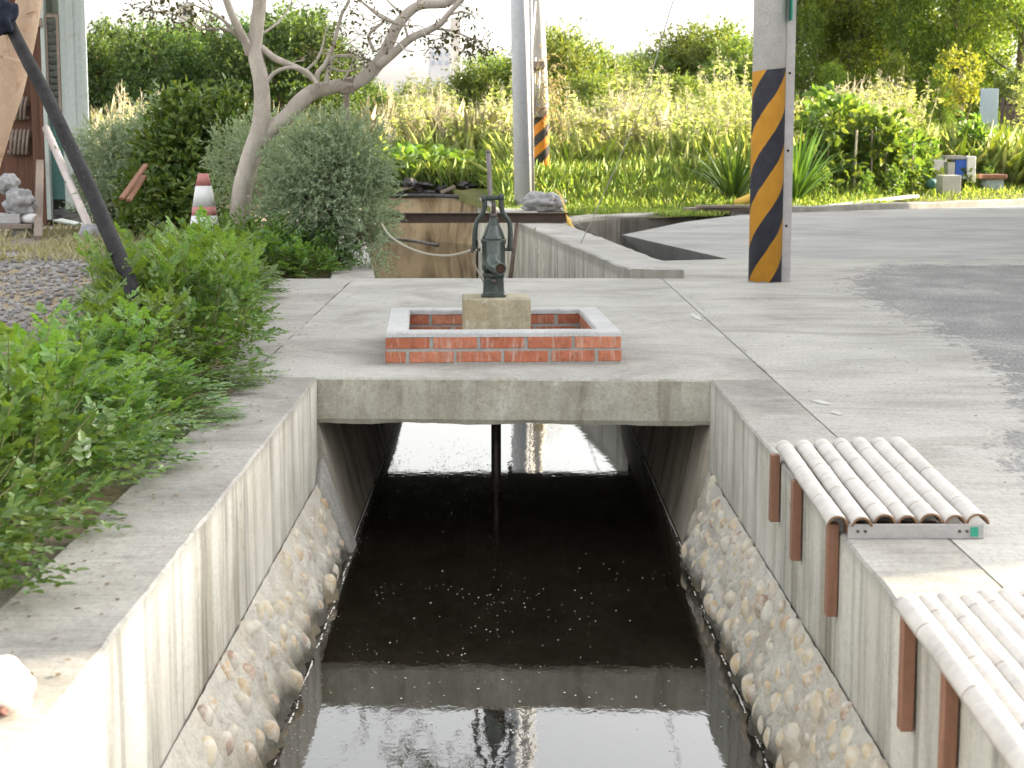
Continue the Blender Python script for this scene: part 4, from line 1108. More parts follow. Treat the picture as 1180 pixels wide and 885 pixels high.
for lb, u0, v0, u1, v1 in (('rusty brown plank leaning left of the dark bush, the upper one', 140, 229, 168, 190), ('rusty brown plank leaning left of the dark bush, the lower one', 148, 231, 166, 203)):
    bm = bmesh.new(); obox(bm, gy(u0, v0, 17.6), gy(u1, v1, 18.2), .05, .03); tag(build('leaning_plank', bm, 'slat', None, False, .003), lb, 'plank', 'planks leaning on the dark bush')

# ------------------------------------------------------------------ the two near trees
def pathY(pts, Y, wob=0): return [gy(u_, v_, Y + (wob * noise.noise(Vector((u_ * .02, v_ * .02, 0))))) for u_, v_ in pts]
tm = thing('forked_tree', 'smooth tan barked tree with a forked trunk cut by the left edge', 'tree', tuple(gy(-52, 390, 9.6)))
bm = bmesh.new(); Yt = 9.6
P = smooth_path([gy(-52, 395, Yt), gy(-40, 345, Yt), gy(-32, 280, Yt), gy(-28, 210, Yt), (gy(-13, 150, Yt)), gy(3, 105, Yt), gy(11, 65, Yt)], 6); tube(bm, P, lerp_list([.15, .125, .115, .108, .104, .104, .105], 6), 20, True, .12)
P = smooth_path([gy(16, 75, Yt), gy(25, 38, Yt), gy(34, 0, Yt), gy(52, -80, Yt), gy(60, -220, Yt - .2)], 6); tube(bm, P, lerp_list([.08, .075, .07, .06, .045], 6), 16, True, .12)
P = smooth_path([gy(8, 70, Yt), gy(-8, 40, Yt), gy(-30, 0, Yt), gy(-60, -90, Yt + .2), gy(-80, -240, Yt)], 6); tube(bm, P, lerp_list([.085, .08, .07, .06, .045], 6), 16, True, .12)
build('trunk', bm, 'bark_myrtle', tm, True)
rng = np.random.default_rng(31)
tc = [gy(30, -330, Yt), gy(-60, -380, Yt), gy(80, -260, Yt - .4), gy(-120, -300, Yt + .4), gy(20, -420, Yt + .3)]
V, Q = twigs([(q.x, q.y, q.z, .6, .6, .4) for q in tc], 260, 8, .35, .06, .03, rng)
nmesh('crown', V, Q, 'midtree', tm)

pt_ = thing('spreading_tree', 'pale grey tree with one upright trunk and one long propped limb', 'tree', tuple(gy(272, 290, 15.3)))
bm = bmesh.new(); Yt = 15.3
def limb(pts, rad, seg=12, y=Yt, dy=0, n=5):
    q = [gy(u_, v_, y + dy * i / (len(pts) - 1)) for i, (u_, v_) in enumerate(pts)]
    tube(bm, smooth_path(q, n), lerp_list(rad, n), seg, True, .16)
k = Yt / F
limb([(268, 300), (275, 252), (281, 215), (290, 180), (299, 150), (302, 120), (300, 92), (294, 62), (296, 30), (299, 0), (302, -60), (296, -160), (306, -300)], [13 * k, 12 * k, 11.5 * k, 11 * k, 10.5 * k, 9.5 * k, 9 * k, 8.5 * k, 8 * k, 7.5 * k, 6.5 * k, 5 * k, 3 * k], 16)
limb([(298, 168), (308, 152), (331, 134), (345, 118), (360, 106), (383, 100), (410, 95), (432, 78), (447, 52), (459, 28), (482, 7), (515, 3), (545, -14), (600, -40)], [9 * k, 9 * k, 9.5 * k, 9 * k, 8.5 * k, 8 * k, 8.5 * k, 7.5 * k, 6.5 * k, 6 * k, 5.5 * k, 5 * k, 4 * k, 3 * k], 14, Yt, .4)
limb([(436, 76), (455, 60), (474, 44), (492, 36), (508, 27), (518, 15), (533, -1), (560, -30)], [5.5 * k, 5 * k, 4.6 * k, 4.2 * k, 3.6 * k, 3 * k, 2.6 * k, 2 * k], 10, Yt + .1, -.3)
limb([(288, 62), (283, 48), (275, 34), (266, 14), (258, -12), (250, -60), (232, -150)], [5.5 * k, 5 * k, 4.8 * k, 4.2 * k, 4 * k, 3.4 * k, 2 * k], 10, Yt, -.4)
limb([(282, 48), (270, 38), (256, 22), (238, 12), (215, 2)], [2.6 * k, 2.2 * k, 1.8 * k, 1.5 * k, 1 * k], 8, Yt, -.5)
limb([(283, 50), (262, 34), (232, 33), (205, 18), (176, 14)], [2 * k, 1.6 * k, 1.4 * k, 1.2 * k, .8 * k], 7, Yt, .5)
limb([(301, 54), (315, 66), (330, 73), (348, 81), (362, 92)], [3.6 * k, 4 * k, 3.8 * k, 3.4 * k, 3.2 * k], 10, Yt, .1)
limb([(304, 102), (312, 88), (324, 80), (340, 78), (355, 83), (366, 97)], [3 * k, 2.5 * k, 2.4 * k, 2.3 * k, 2.3 * k, 2.2 * k], 8, Yt, -.1)
limb([(365, 100), (366, 85), (375, 74), (383, 55), (389, 34), (394, 16), (403, -4), (408, -60)], [3.6 * k, 3.2 * k, 2.6 * k, 2.4 * k, 2.2 * k, 2 * k, 1.8 * k, 1.2 * k], 9, Yt, -.2)
limb([(375, 98), (379, 80), (384, 66), (398, 64), (420, 62)], [3.2 * k, 2.6 * k, 2 * k, 1.6 * k, 1 * k], 8)
limb([(352, 82), (364, 70), (371, 56), (374, 40)], [1.8 * k, 1.6 * k, 1.4 * k, 1 * k], 7)
limb([(372, 76), (395, 82), (414, 79), (430, 70)], [1.6 * k, 1.3 * k, 1.1 * k, .8 * k], 7)
limb([(432, 60), (425, 45), (428, 36), (440, 27), (446, 20)], [2.2 * k, 2 * k, 1.8 * k, 1.6 * k, 1.2 * k], 7)
limb([(459, 27), (440, 20), (424, 8), (408, -6)], [2.4 * k, 2 * k, 1.6 * k, 1.2 * k], 7)
limb([(470, 44), (466, 28), (460, 14), (448, 2), (440, -10)], [1.6 * k, 1.4 * k, 1.2 * k, 1 * k, .8 * k], 7)
limb([(484, 6), (483, -10), (480, -40)], [4 * k, 3.6 * k, 2.4 * k], 8)
limb([(500, 33), (522, 36), (542, 44), (556, 47)], [1.5 * k, 1.2 * k, 1 * k, .6 * k], 6)
limb([(300, 40), (318, 28), (330, 14), (338, -4)], [1.6 * k, 1.3 * k, 1 * k, .7 * k], 6, Yt, .3)
limb([(388, 100), (401, 84), (408, 66)], [1.3 * k, 1.1 * k, .7 * k], 6)
limb([(515, 18), (530, 14), (543, 16)], [1.6 * k, 1.2 * k, .7 * k], 6)
rnd = random.Random(12); tips = []
for (uu, vv) in [(420, 62), (430, 70), (374, 40), (446, 20), (408, -6), (440, -10), (556, 47), (543, 16), (338, -4), (408, 66), (215, 2), (176, 14), (533, -1), (490, 40), (460, 50), (395, 75), (520, 5), (470, 30), (415, 40), (380, 60), (350, 70), (440, 45), (508, 44), (232, 30), (245, 10), (418, 20), (402, 50)]:
    for _ in range(3):
        du, dv = rnd.uniform(-24, 24), rnd.uniform(-20, 16)
        limb([(uu, vv), (uu + du * .5 + rnd.uniform(-4, 4), vv + dv * .5 + rnd.uniform(-4, 4)), (uu + du, vv + dv)], [.8 * k, .6 * k, .35 * k], 5, Yt + rnd.uniform(-.3, .3), rnd.uniform(-.4, .4), 3)
        tips.append((uu + du, vv + dv))
build('trunk', bm, 'bark_pale', pt_, True)
rng = np.random.default_rng(21); lob = []
for (uu, vv) in tips:
    q = gy(uu, vv, Yt + rnd.uniform(-.5, .5)); lob.append((q.x, q.y, q.z, .10, .10, .07))
parts = [(*twigs(lob, 210, 4, .11, .036, .018, rng, 0, .9, .0, .2), 0)]
hi = []
for _ in range(34):
    q = gy(rnd.uniform(120, 560), rnd.uniform(-330, -90), Yt + rnd.uniform(-2.0, 2.0)); hi.append((q.x, q.y, q.z, rnd.uniform(.15, .4), rnd.uniform(.15, .4), rnd.uniform(.1, .25)))
parts.append((*twigs(hi, 380, 7, .3, .06, .03, rng, 0, .8, .1), 0))
ds = []
for (uu, vv) in ((520, 47), (535, 45), (550, 50), (560, 60), (508, 52), (525, 40), (545, 56)):
    q = gy(uu, vv, Yt + rnd.uniform(-.3, .1)); ds.append((q.x, q.y, q.z, .10, .10, .05))
for (uu, vv) in ((180, 10), (200, 20), (225, 14), (160, 16), (215, 30), (240, 22)):
    q = gy(uu, vv, Yt + rnd.uniform(-.3, .3)); ds.append((q.x, q.y, q.z, .10, .10, .06))
parts.append((*twigs(ds, 120, 4, .10, .045, .022, rng, 0, .9, .0, .2), 0))
V, Q, mi = merge(parts); nmesh('crown', V, Q, 'sparse', pt_)
pr_ = thing('tree_prop', 'grey wooden T shaped prop holding up the pale tree limb', 'prop', tuple(gy(399, 300, 15.46)))
bm = bmesh.new(); y = Yt + .16; q = gy(399, 100, y); w_ = 3.3 * k
bx(bm, q.x - w_, q.x + w_, y - .04, y + .02, -.03, gy(399, 108, y).z); build('upright', bm, 'greywood', pr_, bevel=.005)
bm = bmesh.new(); bx(bm, gy(392, 0, y).x, gy(407, 0, y).x, y - .05, y + .03, gy(399, 107.7, y).z, gy(399, 99, y).z); bx(bm, gy(392.5, 0, y).x, gy(406.5, 0, y).x, y - .045, y + .025, gy(399, 98.8, y).z, gy(399, 90.5, y).z); build('head_block', bm, 'greywood', pr_, bevel=.005)

# ------------------------------------------------------------------ hedge plants
def hedge_plant(seed, H=.55, Wd=.42, nl=210, lf=.040, shoots=10):
    rng = np.random.default_rng(seed); parts = []
    root = thing('hedge_shrub', 'leafy bright green shrub in the hedge along the left canal wall', 'shrub', (0, 0, 0), 'shrubs along the left canal wall')
    stems = []
    for i in range(9):
        a = rng.random() * 6.28; lean = rng.uniform(.1, .9) * Wd; h = H * rng.uniform(.55, .95)
        p = [(0.06 * math.cos(a), .06 * math.sin(a), -.03), (lean * .45 * math.cos(a), lean * .45 * math.sin(a), h * .5), (lean * math.cos(a), lean * math.sin(a), h)]
        stems.append(stemq(smooth_path(p, 4), .007, .002) + (0,))
    # compound leaves
    P, D, N, L, mi = [], [], [], [], []
    def rachis(b, d, ln, npair, s, m):
        d = d / np.linalg.norm(d); side = np.cross(d, [0, 0, 1.0]) + 1e-4; side /= np.linalg.norm(side); nn = np.cross(side, d)
        for j in range(npair):
            t = (j + .7) / npair
            pos = b + d * ln * t - np.array([0, 0, 1]) * ln * .25 * t * t
            for sg in (-1, 1):
                P.append(pos); D.append(d * .45 + sg * side * .9 + .12 * rng.normal(size=3)); N.append(nn + .28 * rng.normal(size=3)); L.append(s * rng.uniform(.75, 1.15) * (1 - .25 * abs(t - .5))); mi.append(m)
        P.append(b + d * ln * 1.0 - np.array([0, 0, 1]) * ln * .25); D.append(d); N.append(nn); L.append(s * 1.1); mi.append(m)
    for i in range(nl):
        a = rng.random() * 6.28; el = rng.uniform(-.15, 1.45); rr = rng.uniform(.45, 1.0)
        d = np.array([math.cos(a) * math.cos(el), math.sin(a) * math.cos(el), math.sin(el)])
        lump = 1 + .22 * noise.noise(Vector((d[0] * 2 + seed, d[1] * 2, d[2] * 2)))
        b = np.array([d[0] * Wd, d[1] * Wd, .10 + max(d[2], -.1) * (H - .12)]) * rr * lump
        rachis(b, d * .8 + np.array([0, 0, .35]) + .45 * rng.normal(size=3), rng.uniform(.07, .14), int(rng.integers(3, 6)), lf, 0 if rng.random() < .86 else 1)
    for i in range(shoots):
        a = rng.random() * 6.28; r0 = rng.uniform(.0, .75) * Wd; h0 = H * (1 - .3 * r0 / Wd) * .8
        b = np.array([r0 * math.cos(a), r0 * math.sin(a), h0]); hh = rng.uniform(.10, .30); dv = np.array([.25 * math.cos(a), .25 * math.sin(a), 1.0])
        stems.append(stemq([tuple(b - dv * .1), tuple(b + dv * hh * .5), tuple(b + dv * hh)], .004, .0015) + (0,))
        for j in range(6):
            aa = j * 2.4 + a; rachis(b + dv * hh * (.2 + .8 * j / 6), np.array([math.cos(aa), math.sin(aa), .8 + .15 * j]), rng.uniform(.06, .11), 4, lf * .95, 1)
    for i in range((7, 2, 5, 1)[seed % 4]):       # low sprays leaning over the wall
        a = rng.uniform(-2.2, 2.2); b = np.array([.75 * Wd * math.cos(a), .75 * Wd * math.sin(a), rng.uniform(.05, .24)])
        stems.append(stemq([tuple(b * .4), tuple(b), tuple(b + np.array([.14 * math.cos(a), .14 * math.sin(a), -.01]))], .004, .0015) + (0,))
        for j in range(3): rachis(b + np.array([.05 * j * math.cos(a), .05 * j * math.sin(a), 0]), np.array([math.cos(a + (j - 1) * .7), math.sin(a + (j - 1) * .7), .15]), .12, 5, lf, 0)
    P, D, N, L, mi = map(np.array, (P, D, N, L, mi))
    for m in (0, 1):
        s = mi == m; V, Q = leaves(P[s], D[s], N[s], L[s], L[s] * .60, .12, .14); parts.append((V, Q, m))
    V, Q, m = merge(parts); nmesh('foliage', V, Q, ['hedge', 'shoot'], root, mi=m)
    V, Q, _ = merge(stems); nmesh('stems', V, Q, 'stem', root)
    return root
protos = [hedge_plant(100 + i, H=h, Wd=w, nl=n) for i, (h, w, n) in enumerate(((.40, .35, 125), (.43, .36, 140), (.36, .34, 115), (.42, .38, 140)))]
spots = []
rnd = random.Random(77)
def ip(y, tab):
    for (a, b), (c, d) in zip(tab, tab[1:]):
        if a <= y <= c: return b + (d - b) * (y - a) / (c - a)
    return tab[-1][1] if y > tab[-1][0] else tab[0][1]
yy = 4.05
while yy < 14.3:
    xr = ip(yy, [(4, -1.10), (8, -1.12), (10.4, -1.45), (13.4, -1.78), (14.5, -1.6)]); xl = ip(yy, [(4, -1.85), (6, -1.88), (8, -2.0), (10, -2.45), (12, -2.85), (14, -3.0)])
    s1 = rnd.uniform(.84, 1.0); spots.append((xr - .37 * s1 + rnd.uniform(-.03, .03), yy, s1))
    s2 = rnd.uniform(.8, 1.0); spots.append((xl + .34 * s2 + rnd.uniform(-.05, .05), yy + rnd.uniform(.0, .3), s2))
    if xr - xl > 1.1: spots.append(((xr + xl) / 2 + rnd.uniform(-.1, .1), yy + .15, rnd.uniform(.8, .95)))
    yy += .42 if yy < 8 else .5
spots += [(-1.62, 14.4, .7), (-1.95, 14.6, .9), (-1.66, 13.85, .75), (-2.0, 13.8, .9), (-1.5, 14.0, .55)]
for i, (x, y, s) in enumerate(spots):
    o = protos[i] if i < 4 else copy_tree(protos[i % 4])
    zs = ((.45 if 6.3 < y < 7.9 else .72 if 5.7 < y <= 6.3 else 1) if x > -1.62 else .85 if 6 < y < 8 else 1) * (.96 if y < 8 else 1.08 if y < 10.5 else .74)
    o.location = (x, y, -.02); o.rotation_euler.z = rnd.uniform(-1.2, 1.2) if i % 2 == 0 else rnd.uniform(0, 6.28); o.scale = (s, s, s * zs * rnd.uniform(.9, 1.12))

# small sprigs on the concrete
for i, (u_, v_) in enumerate(((292, 441), (640, 0), (300, 366))):
    if v_ == 0: continue
    rng = np.random.default_rng(i + 3); q = gz(u_, v_)
    V, Q = twigs([(q.x, q.y, .015, .05, .05, .015)], 9, 5, .05, .018, .010, rng, .3, .7, .1)
    tag(nmesh('sprig', V, Q, 'shoot'), ('tiny green sprig growing at the near left corner of the bridge deck', '', 'small green sprig creeping over the left edge of the bridge deck')[i], 'weed')

# ------------------------------------------------------------------ bushes
def bush(name, label, cat, lobes, n, per, tl, ll, lw, mat, seed, stem='bark', base=None, group=None, **kw):
    rng = np.random.default_rng(seed); b = base or (lobes[0][0], lobes[0][1], -.03)
    root = thing(name, label, cat, b, group)
    V, Q = twigs(lobes, n, per, tl, ll, lw, rng, **kw)
    nmesh('foliage', V, Q, mat, root)
    st = []
    for l_ in lobes:
        for _ in range(3):
            e = np.array(l_[:3]) + rng.normal(size=3) * np.array(l_[3:]) * .3
            st.append(stemq(smooth_path([b, ((b[0] + e[0]) / 2 + rng.normal() * .05, (b[1] + e[1]) / 2, b[2] * .4 + e[2] * .6), tuple(e)], 4), .02, .006) + (0,))
    V, Q, _ = merge(st); nmesh('branches', V, Q, stem, root)
    return root
def L_(u_, v_, Y, ru, rv, ry=None):
    p = gy(u_, v_, Y); kk = Y / F
    return (p.x, p.y, p.z, ru * kk, (ry or ru) * kk, rv * kk)
YB = 14.75
bush('silver_bush', 'large rounded silvery grey green bush left of the canal behind the bridge', 'bush',
     [L_(375, 215, YB, 62, 70), L_(358, 192, YB + .2, 42, 40), L_(404, 188, YB, 42, 44), L_(418, 230, YB, 32, 55), L_(310, 185, YB + 1.9, 42, 45), L_(345, 240, YB, 38, 48), L_(268, 195, YB + 2.2, 26, 45), L_(388, 160, YB, 26, 20), L_(425, 270, YB - .3, 22, 35), L_(340, 170, YB + 1.4, 22, 20)],
     3300, 15, .17, .032, .012, 'silver', 41, inner=.45, spread=.6, upb=.5)
bush('dark_bush', 'dark green broadleaf bush with yellowish tips behind the traffic cone', 'bush',
     [L_(230, 175, 19, 45, 55), L_(200, 200, 19, 40, 50), L_(262, 150, 19, 28, 38), L_(215, 135, 19.2, 30, 26), L_(235, 235, 18.7, 55, 45), L_(175, 235, 18.8, 30, 40)],
     1500, 9, .22, .075, .037, 'darkleaf', 42, inner=.45, upb=.5)
bush('grey_bush', 'soft grey green bush directly right of the shed', 'bush',
     [L_(135, 195, 20.5, 36, 45), L_(115, 180, 20.6, 22, 30), L_(160, 175, 20.5, 28, 30), L_(185, 160, 20.3, 26, 34), L_(140, 230, 20.3, 40, 40), L_(178, 215, 20.2, 32, 40)],
     1800, 12, .22, .048, .017, 'silver', 43, inner=.45, upb=.5)
bush('low_bush', 'small bright green shrub at the foot of the silvery bush', 'bush',
     [L_(365, 285, 14.6, 30, 26), L_(340, 262, 14.7, 26, 26), L_(385, 300, 14.4, 18, 18), L_(320, 290, 14.3, 28, 28)], 320, 9, .11, .038, .017, 'hedge', 44, inner=.3, upb=.6)
bush('low_bush', 'yellowish green low shrub between the traffic cone and the pale trunk', 'bush',
     [L_(258, 272, 14.9, 16, 18), L_(285, 268, 14.9, 16, 20), L_(265, 290, 14.8, 28, 18)], 200, 9, .12, .04, .017, 'shoot', 45, inner=.3, upb=.7)

# ------------------------------------------------------------------ squash bed with debris
bm = bmesh.new(); rnd = random.Random(8)
for i in range(16):
    p = gy(rnd.uniform(450, 545), rnd.uniform(210, 232), 32.0); ico(bm, (p.x, p.y + rnd.uniform(-.2, .2), max(p.z, .02)), (rnd.uniform(.08, .22), .15, rnd.uniform(.04, .10)), 2, None, .6, 2, i)
tag(build('plastic_mulch', bm, 'plastic', None, False), 'heap of torn black plastic and sticks on the bank wall', 'debris')
for i, (u0, v0, u1, v1) in enumerate(((508, 230, 524, 221), (455, 229, 478, 220))):
    bm = bmesh.new(); obox(bm, gy(u0, v0 - 8, 31.8), gy(u1, v1 - 6, 31.9), .1, .05); tag(build('pale_board', bm, 'greywood', None, False, .004), ('pale short board sticking out of the black plastic heap, right one', 'pale short board sticking out of the black plastic heap, left one')[i], 'board')
bm = bmesh.new(); obox(bm, gy(459, 189, 33.2), gy(478, 180, 33.3), .14, .1); tag(build('grey_board', bm, 'galv', None, False, .004), 'grey board poking up through the squash leaves', 'board')
def squash(seed):
    rng = np.random.default_rng(seed); n = 95
    a = rng.random(n) * 6.28; r = np.sqrt(rng.random(n)) * .62
    P = np.stack([r * np.cos(a), r * np.sin(a), .18 + .38 * (1 - (r / .62) ** 2) * rng.random(n) + .08 * rng.random(n)], 1)
    D = np.stack([np.cos(a), np.sin(a), .25 * rng.normal(size=n)], 1) + .7 * rng.normal(size=(n, 3)); N = np.array([0, 0, 1.0]) + .45 * rng.normal(size=(n, 3))
    s = rng.uniform(.14, .25, n); V, Q = leaves(P, D, N, s, s * 1.0, .15, .2); parts = [(V, Q, 0)]
    for i in range(0, n, 3): parts.append((*stemq([(0, 0, 0), (P[i, 0] * .7, P[i, 1] * .7, P[i, 2] * .7), tuple(P[i])], .008, .004), 1))
    V, Q, mi = merge(parts); o = nmesh('squash_plant', V, Q, ['squash', 'stem'], mi=mi)
    return tag(o, 'bright green big leaved squash plant on the bank above the ochre wall', 'squash plant', 'squash plants on the bank')
sq = [squash(i) for i in (1, 2, 3)]; rnd = random.Random(3)
for i, (u_, Y, s) in enumerate(((452, 32.6, .9), (470, 33.2, 1.0), (490, 32.9, 1.0), (508, 33.2, 1.0), (528, 32.9, .9), (546, 33.2, .85), (462, 34.2, 1.1), (484, 34.4, 1.2), (512, 34.5, 1.1), (535, 34.4, .95), (440, 33.4, 1.0), (430, 34.4, 1.1), (560, 34, .7), (497, 35.6, 1.2), (455, 35.6, 1.2))):
    o = sq[i] if i < 3 else copy_tree(sq[i % 3]); p = gy(u_, 230, Y); o.location = (p.x, Y, fz(p.x, Y) + .05); o.rotation_euler.z = rnd.uniform(0, 6.28); o.scale = (s, s, s)

# ------------------------------------------------------------------ field weeds, grass
def grass(name, label, n, xr, yr, hr, wd, mat, seed, mask=None, lean=.35, onz=None):
    rng = np.random.default_rng(seed); x = rng.uniform(*xr, n); y = rng.uniform(*yr, n)
    if mask is not None:
        m = np.array([mask(a, b) for a, b in zip(x, y)]); x, y = x[m], y[m]
    n = len(x)
    # tussocks: pull the blades towards random centres
    nc = max(1, n // 22); ci = rng.integers(0, nc, n); qx, qy = x[ci] + .09 * rng.normal(size=n), y[ci] + .09 * rng.normal(size=n); tu = rng.random(n) < (.3 if name == 'grass' else .12)
    x = np.where(tu, qx, x); y = np.where(tu, qy, y)
    z = np.array([(onz or fz)(a, b) for a, b in zip(x, y)]) - .02
    h = rng.uniform(*hr, n) * (.65 + .7 * np.array([.5 + .5 * noise.noise(Vector((a * .6, b * .6, seed))) for a, b in zip(x, y)]))
    if name == 'grass': h *= np.clip((y - np.where(x < 3, 24.0, 24.9 + (x - 3.3) * .66)) / 4.0, .22, 1.0)
    D = np.stack([rng.normal(size=n) * lean, rng.normal(size=n) * lean, np.ones(n)], 1); N = np.stack([rng.normal(size=n), rng.normal(size=n) , np.full(n, .3)], 1)
    V, Q = leaves(np.stack([x, y, z], 1), D, N, h, wd * rng.uniform(.6, 1.4, n), .1, .35)
    return tag(nmesh(name, V, Q, mat), kind='stuff', label=label, cat='grass')
def m_bank(x, y): return y > (24.2 + max(0, 1.6 - x) * .12 if x < 3 else kerb_y(x) + .25) and x > (-.05 if y < 32.2 else -5)
grass('grass', 'green grass on the bank behind the ditch and kerb', 64000, (-1.8, 6.0), (24.2, 33.2), (.25, .62), .010, 'grass', 61, m_bank)
grass('grass', 'green grass spreading on the rising bank by the garden', 20000, (6, 13), (28, 47), (.15, .4), .014, 'grass', 66, lambda x, y: y > kerb_y(x) + .3)
grass('tall_grass', 'tall sunlit mixed grass over the overgrown field', 60000, (-14, 12), (31.5, 52), (.5, 1.05), .014, 'weed', 62, lambda x, y: (y > 36 if x < 0 else True) and not (x > 8.5 and y > 33), .3)
grass('dry_grass', 'pale dry straw standing in the overgrown field', 9000, (-14, 9), (33, 50), (.8, 1.5), .011, 'straw', 63, lambda x, y: (y > 36.5 if x < 0 else y > 34) and noise.noise(Vector((x * .35, y * .3, 2))) > -.08 and x < 3.5, .22)
grass('dry_grass', 'short brownish dry grass in front of the shed', 9000, (-7, -2.4), (14.5, 21.6), (.06, .16), .008, 'straw', 64, lambda x, y: noise.noise(Vector((x * 1.1, y * .7, 4))) > -.15 and y > 15.5, .5, lambda x, y: -.02)

def weed(seed, H, mats, leafy=1.0, ll=.14, lw=.055, nst=7, spread=.45):
    rng = np.random.default_rng(seed); parts = []; lobes = []
    for i in range(nst):
        a = rng.random() * 6.28; h = H * rng.uniform(.6, 1.0); r = spread * rng.uniform(.2, 1)
        e = (r * math.cos(a), r * math.sin(a), h); parts.append((*stemq(smooth_path([(r * .2 * math.cos(a), r * .2 * math.sin(a), -.05), (e[0] * .5, e[1] * .5, h * .5), e], 3), .014, .004), 1))
        n = int(26 * leafy); t = rng.random(n) ** .7; P = np.stack([e[0] * (.2 + .8 * t), e[1] * (.2 + .8 * t), h * (.15 + .85 * t)], 1) + rng.normal(size=(n, 3)) * .03
        D = rng.normal(size=(n, 3)) * np.array([1, 1, .45]) + np.array([0, 0, .2]); N = np.array([0, 0, 1.0]) + .5 * rng.normal(size=(n, 3)); s = rng.uniform(.6, 1.2, n)
        parts.append((*leaves(P, D, N, ll * s, lw * s, .15, .25), 0))
        if rng.random() < .5:      # seed head
            m = 12; P = np.array(e) + np.stack([rng.normal(size=m) * .03, rng.normal(size=m) * .03, rng.uniform(-.15, .15, m)], 1); parts.append((*leaves(P, rng.normal(size=(m, 3)) + np.array([0, 0, 1.5]), rng.normal(size=(m, 3)), .07, .018), 1))
    V, Q, mi = merge(parts); return nmesh('weed_plant', V, Q, mats, mi=mi)
wl = 'tall leafy sunlit weed in the overgrown field behind the poles'
wp = [tag(weed(200 + i, H, ['weed', 'drystem'], lf, l1, w1), wl, 'weed', 'tall weeds in the overgrown field') for i, (H, lf, l1, w1) in enumerate(((1.5, 1.5, .15, .07), (1.75, 1.2, .12, .05), (1.3, 1.8, .17, .08), (1.6, 1.1, .14, .06), (1.45, 2.2, .09, .04)))]
rnd = random.Random(15); k = 0
zones = [((640, 870), (32, 40), 70, (.7, 1.1)), ((440, 600), (36.5, 43), 44, (.8, 1.15)), ((915, 1060), (33, 40), 34, (.8, 1.15)), ((100, 300), (36.5, 42), 22, (.7, .95)), ((560, 640), (35, 40), 8, (.7, .9)), ((640, 860), (41, 47), 22, (1.0, 1.3)), ((440, 640), (44, 50), 16, (1.0, 1.4)), ((1060, 1110), (32, 36), 5, (.4, .6))]
for (u0, u1), (ya, yb), n, (s0, s1) in zones:
    for i in range(n):
        Y = rnd.uniform(ya, yb); x = gy(rnd.uniform(u0, u1), 200, Y).x
        o = wp[k] if k < 5 else copy_tree(wp[k % 5]); k += 1
        s = rnd.uniform(s0, s1); o.location = (x, Y, fz(x, Y)); o.rotation_euler.z = rnd.uniform(0, 6.28); o.scale = (s, s, s)
def drystalk(seed, H):
    rng = np.random.default_rng(seed); parts = []
    for i in range(7):
        a = rng.random() * 6.28; h = H * rng.uniform(.6, 1); r = .3 * rng.random(); e = (r * math.cos(a), r * math.sin(a), h)
        parts.append((*stemq([(0, 0, -.05), (e[0] * .4, e[1] * .4, h * .5), e], .012, .005), 0))
        for j in range(4):
            t = rng.uniform(.45, .95); aa = rng.random() * 6.28; b = np.array([e[0] * t, e[1] * t, h * t]); parts.append((*stemq([tuple(b), tuple(b + np.array([.12 * math.cos(aa), .12 * math.sin(aa), .2]))], .006, .003), 0))
        n = 10; t = rng.uniform(.3, 1, n); P = np.stack([e[0] * t, e[1] * t, h * t], 1); parts.append((*leaves(P, rng.normal(size=(n, 3)) - np.array([0, 0, .6]), rng.normal(size=(n, 3)), .12, .03), 1))
    V, Q, mi = merge(parts); return nmesh('dry_weed', V, Q, ['drystem', 'straw'], mi=mi)
dp = [tag(drystalk(i, h), 'bare pale dry weed stalks standing among the green field weeds', 'dry weed', 'dry weed stalks in the field') for i, h in ((1, 1.7), (2, 1.95), (3, 1.5))]
k = 0
for (u0, u1), (ya, yb), n in (((100, 220), (34.5, 38), 14), ((430, 560), (36.5, 42), 16), ((700, 770), (36, 42), 10), ((920, 1010), (34, 37), 6)):
    for i in range(n):
        Y = rnd.uniform(ya, yb); x = gy(rnd.uniform(u0, u1), 200, Y).x; o = dp[k] if k < 3 else copy_tree(dp[k % 3]); k += 1
        s = rnd.uniform(.75, 1.1); o.location = (x, Y, fz(x, Y)); o.rotation_euler.z = rnd.uniform(0, 6.28); o.scale = (s, s, s)

def strap(label, u_, v_, Y, n, ln, seed, lw=.055):
    rng = np.random.default_rng(seed); p = gy(u_, v_, Y); b = np.array([p.x, p.y, fz(p.x, p.y)]); parts = []
    for i in range(n):
        a = rng.random() * 6.28; tilt = rng.uniform(.08, .95); L = ln * rng.uniform(.65, 1.05); d = np.array([math.cos(a) * tilt, math.sin(a) * tilt, 1.0]); d /= np.linalg.norm(d)
        m = 6; t = np.linspace(0, 1, m)[:, None]; c = b + d * (t * L) - np.array([0, 0, 1]) * (t ** 2.4) * L * .35 * tilt; sd = np.cross(d, [0, 0, 1.0]); sd /= np.linalg.norm(sd)
        w = lw * np.array([.7, 1, 1, .85, .5, .05])[:, None] * rng.uniform(.7, 1.2) / 2; nn = np.cross(sd, d)
        V = np.stack([c - sd * w + nn * w * .3, c, c + sd * w + nn * w * .3], 1).reshape(-1, 3); Q = np.array([(3 * i_ + j, 3 * i_ + j + 1, 3 * i_ + j + 4, 3 * i_ + j + 3) for i_ in range(m - 1) for j in (0, 1)])
        parts.append((V, Q, 0))
    V, Q, _ = merge(parts); tag(nmesh('strap_leaf_plant', V, Q, 'strap'), label, 'plant')
strap('clump of dark sword shaped leaves just left of the striped pole', 845, 228, 27.0, 60, 1.45, 5)
strap('clump of bright sword shaped leaves just right of the striped pole', 917, 235, 27.2, 70, 1.5, 6, .06)
strap('small pale sword leaved clump in the grass right of the orange striped pole', 660, 200, 31.5, 26, .7, 7, .05)

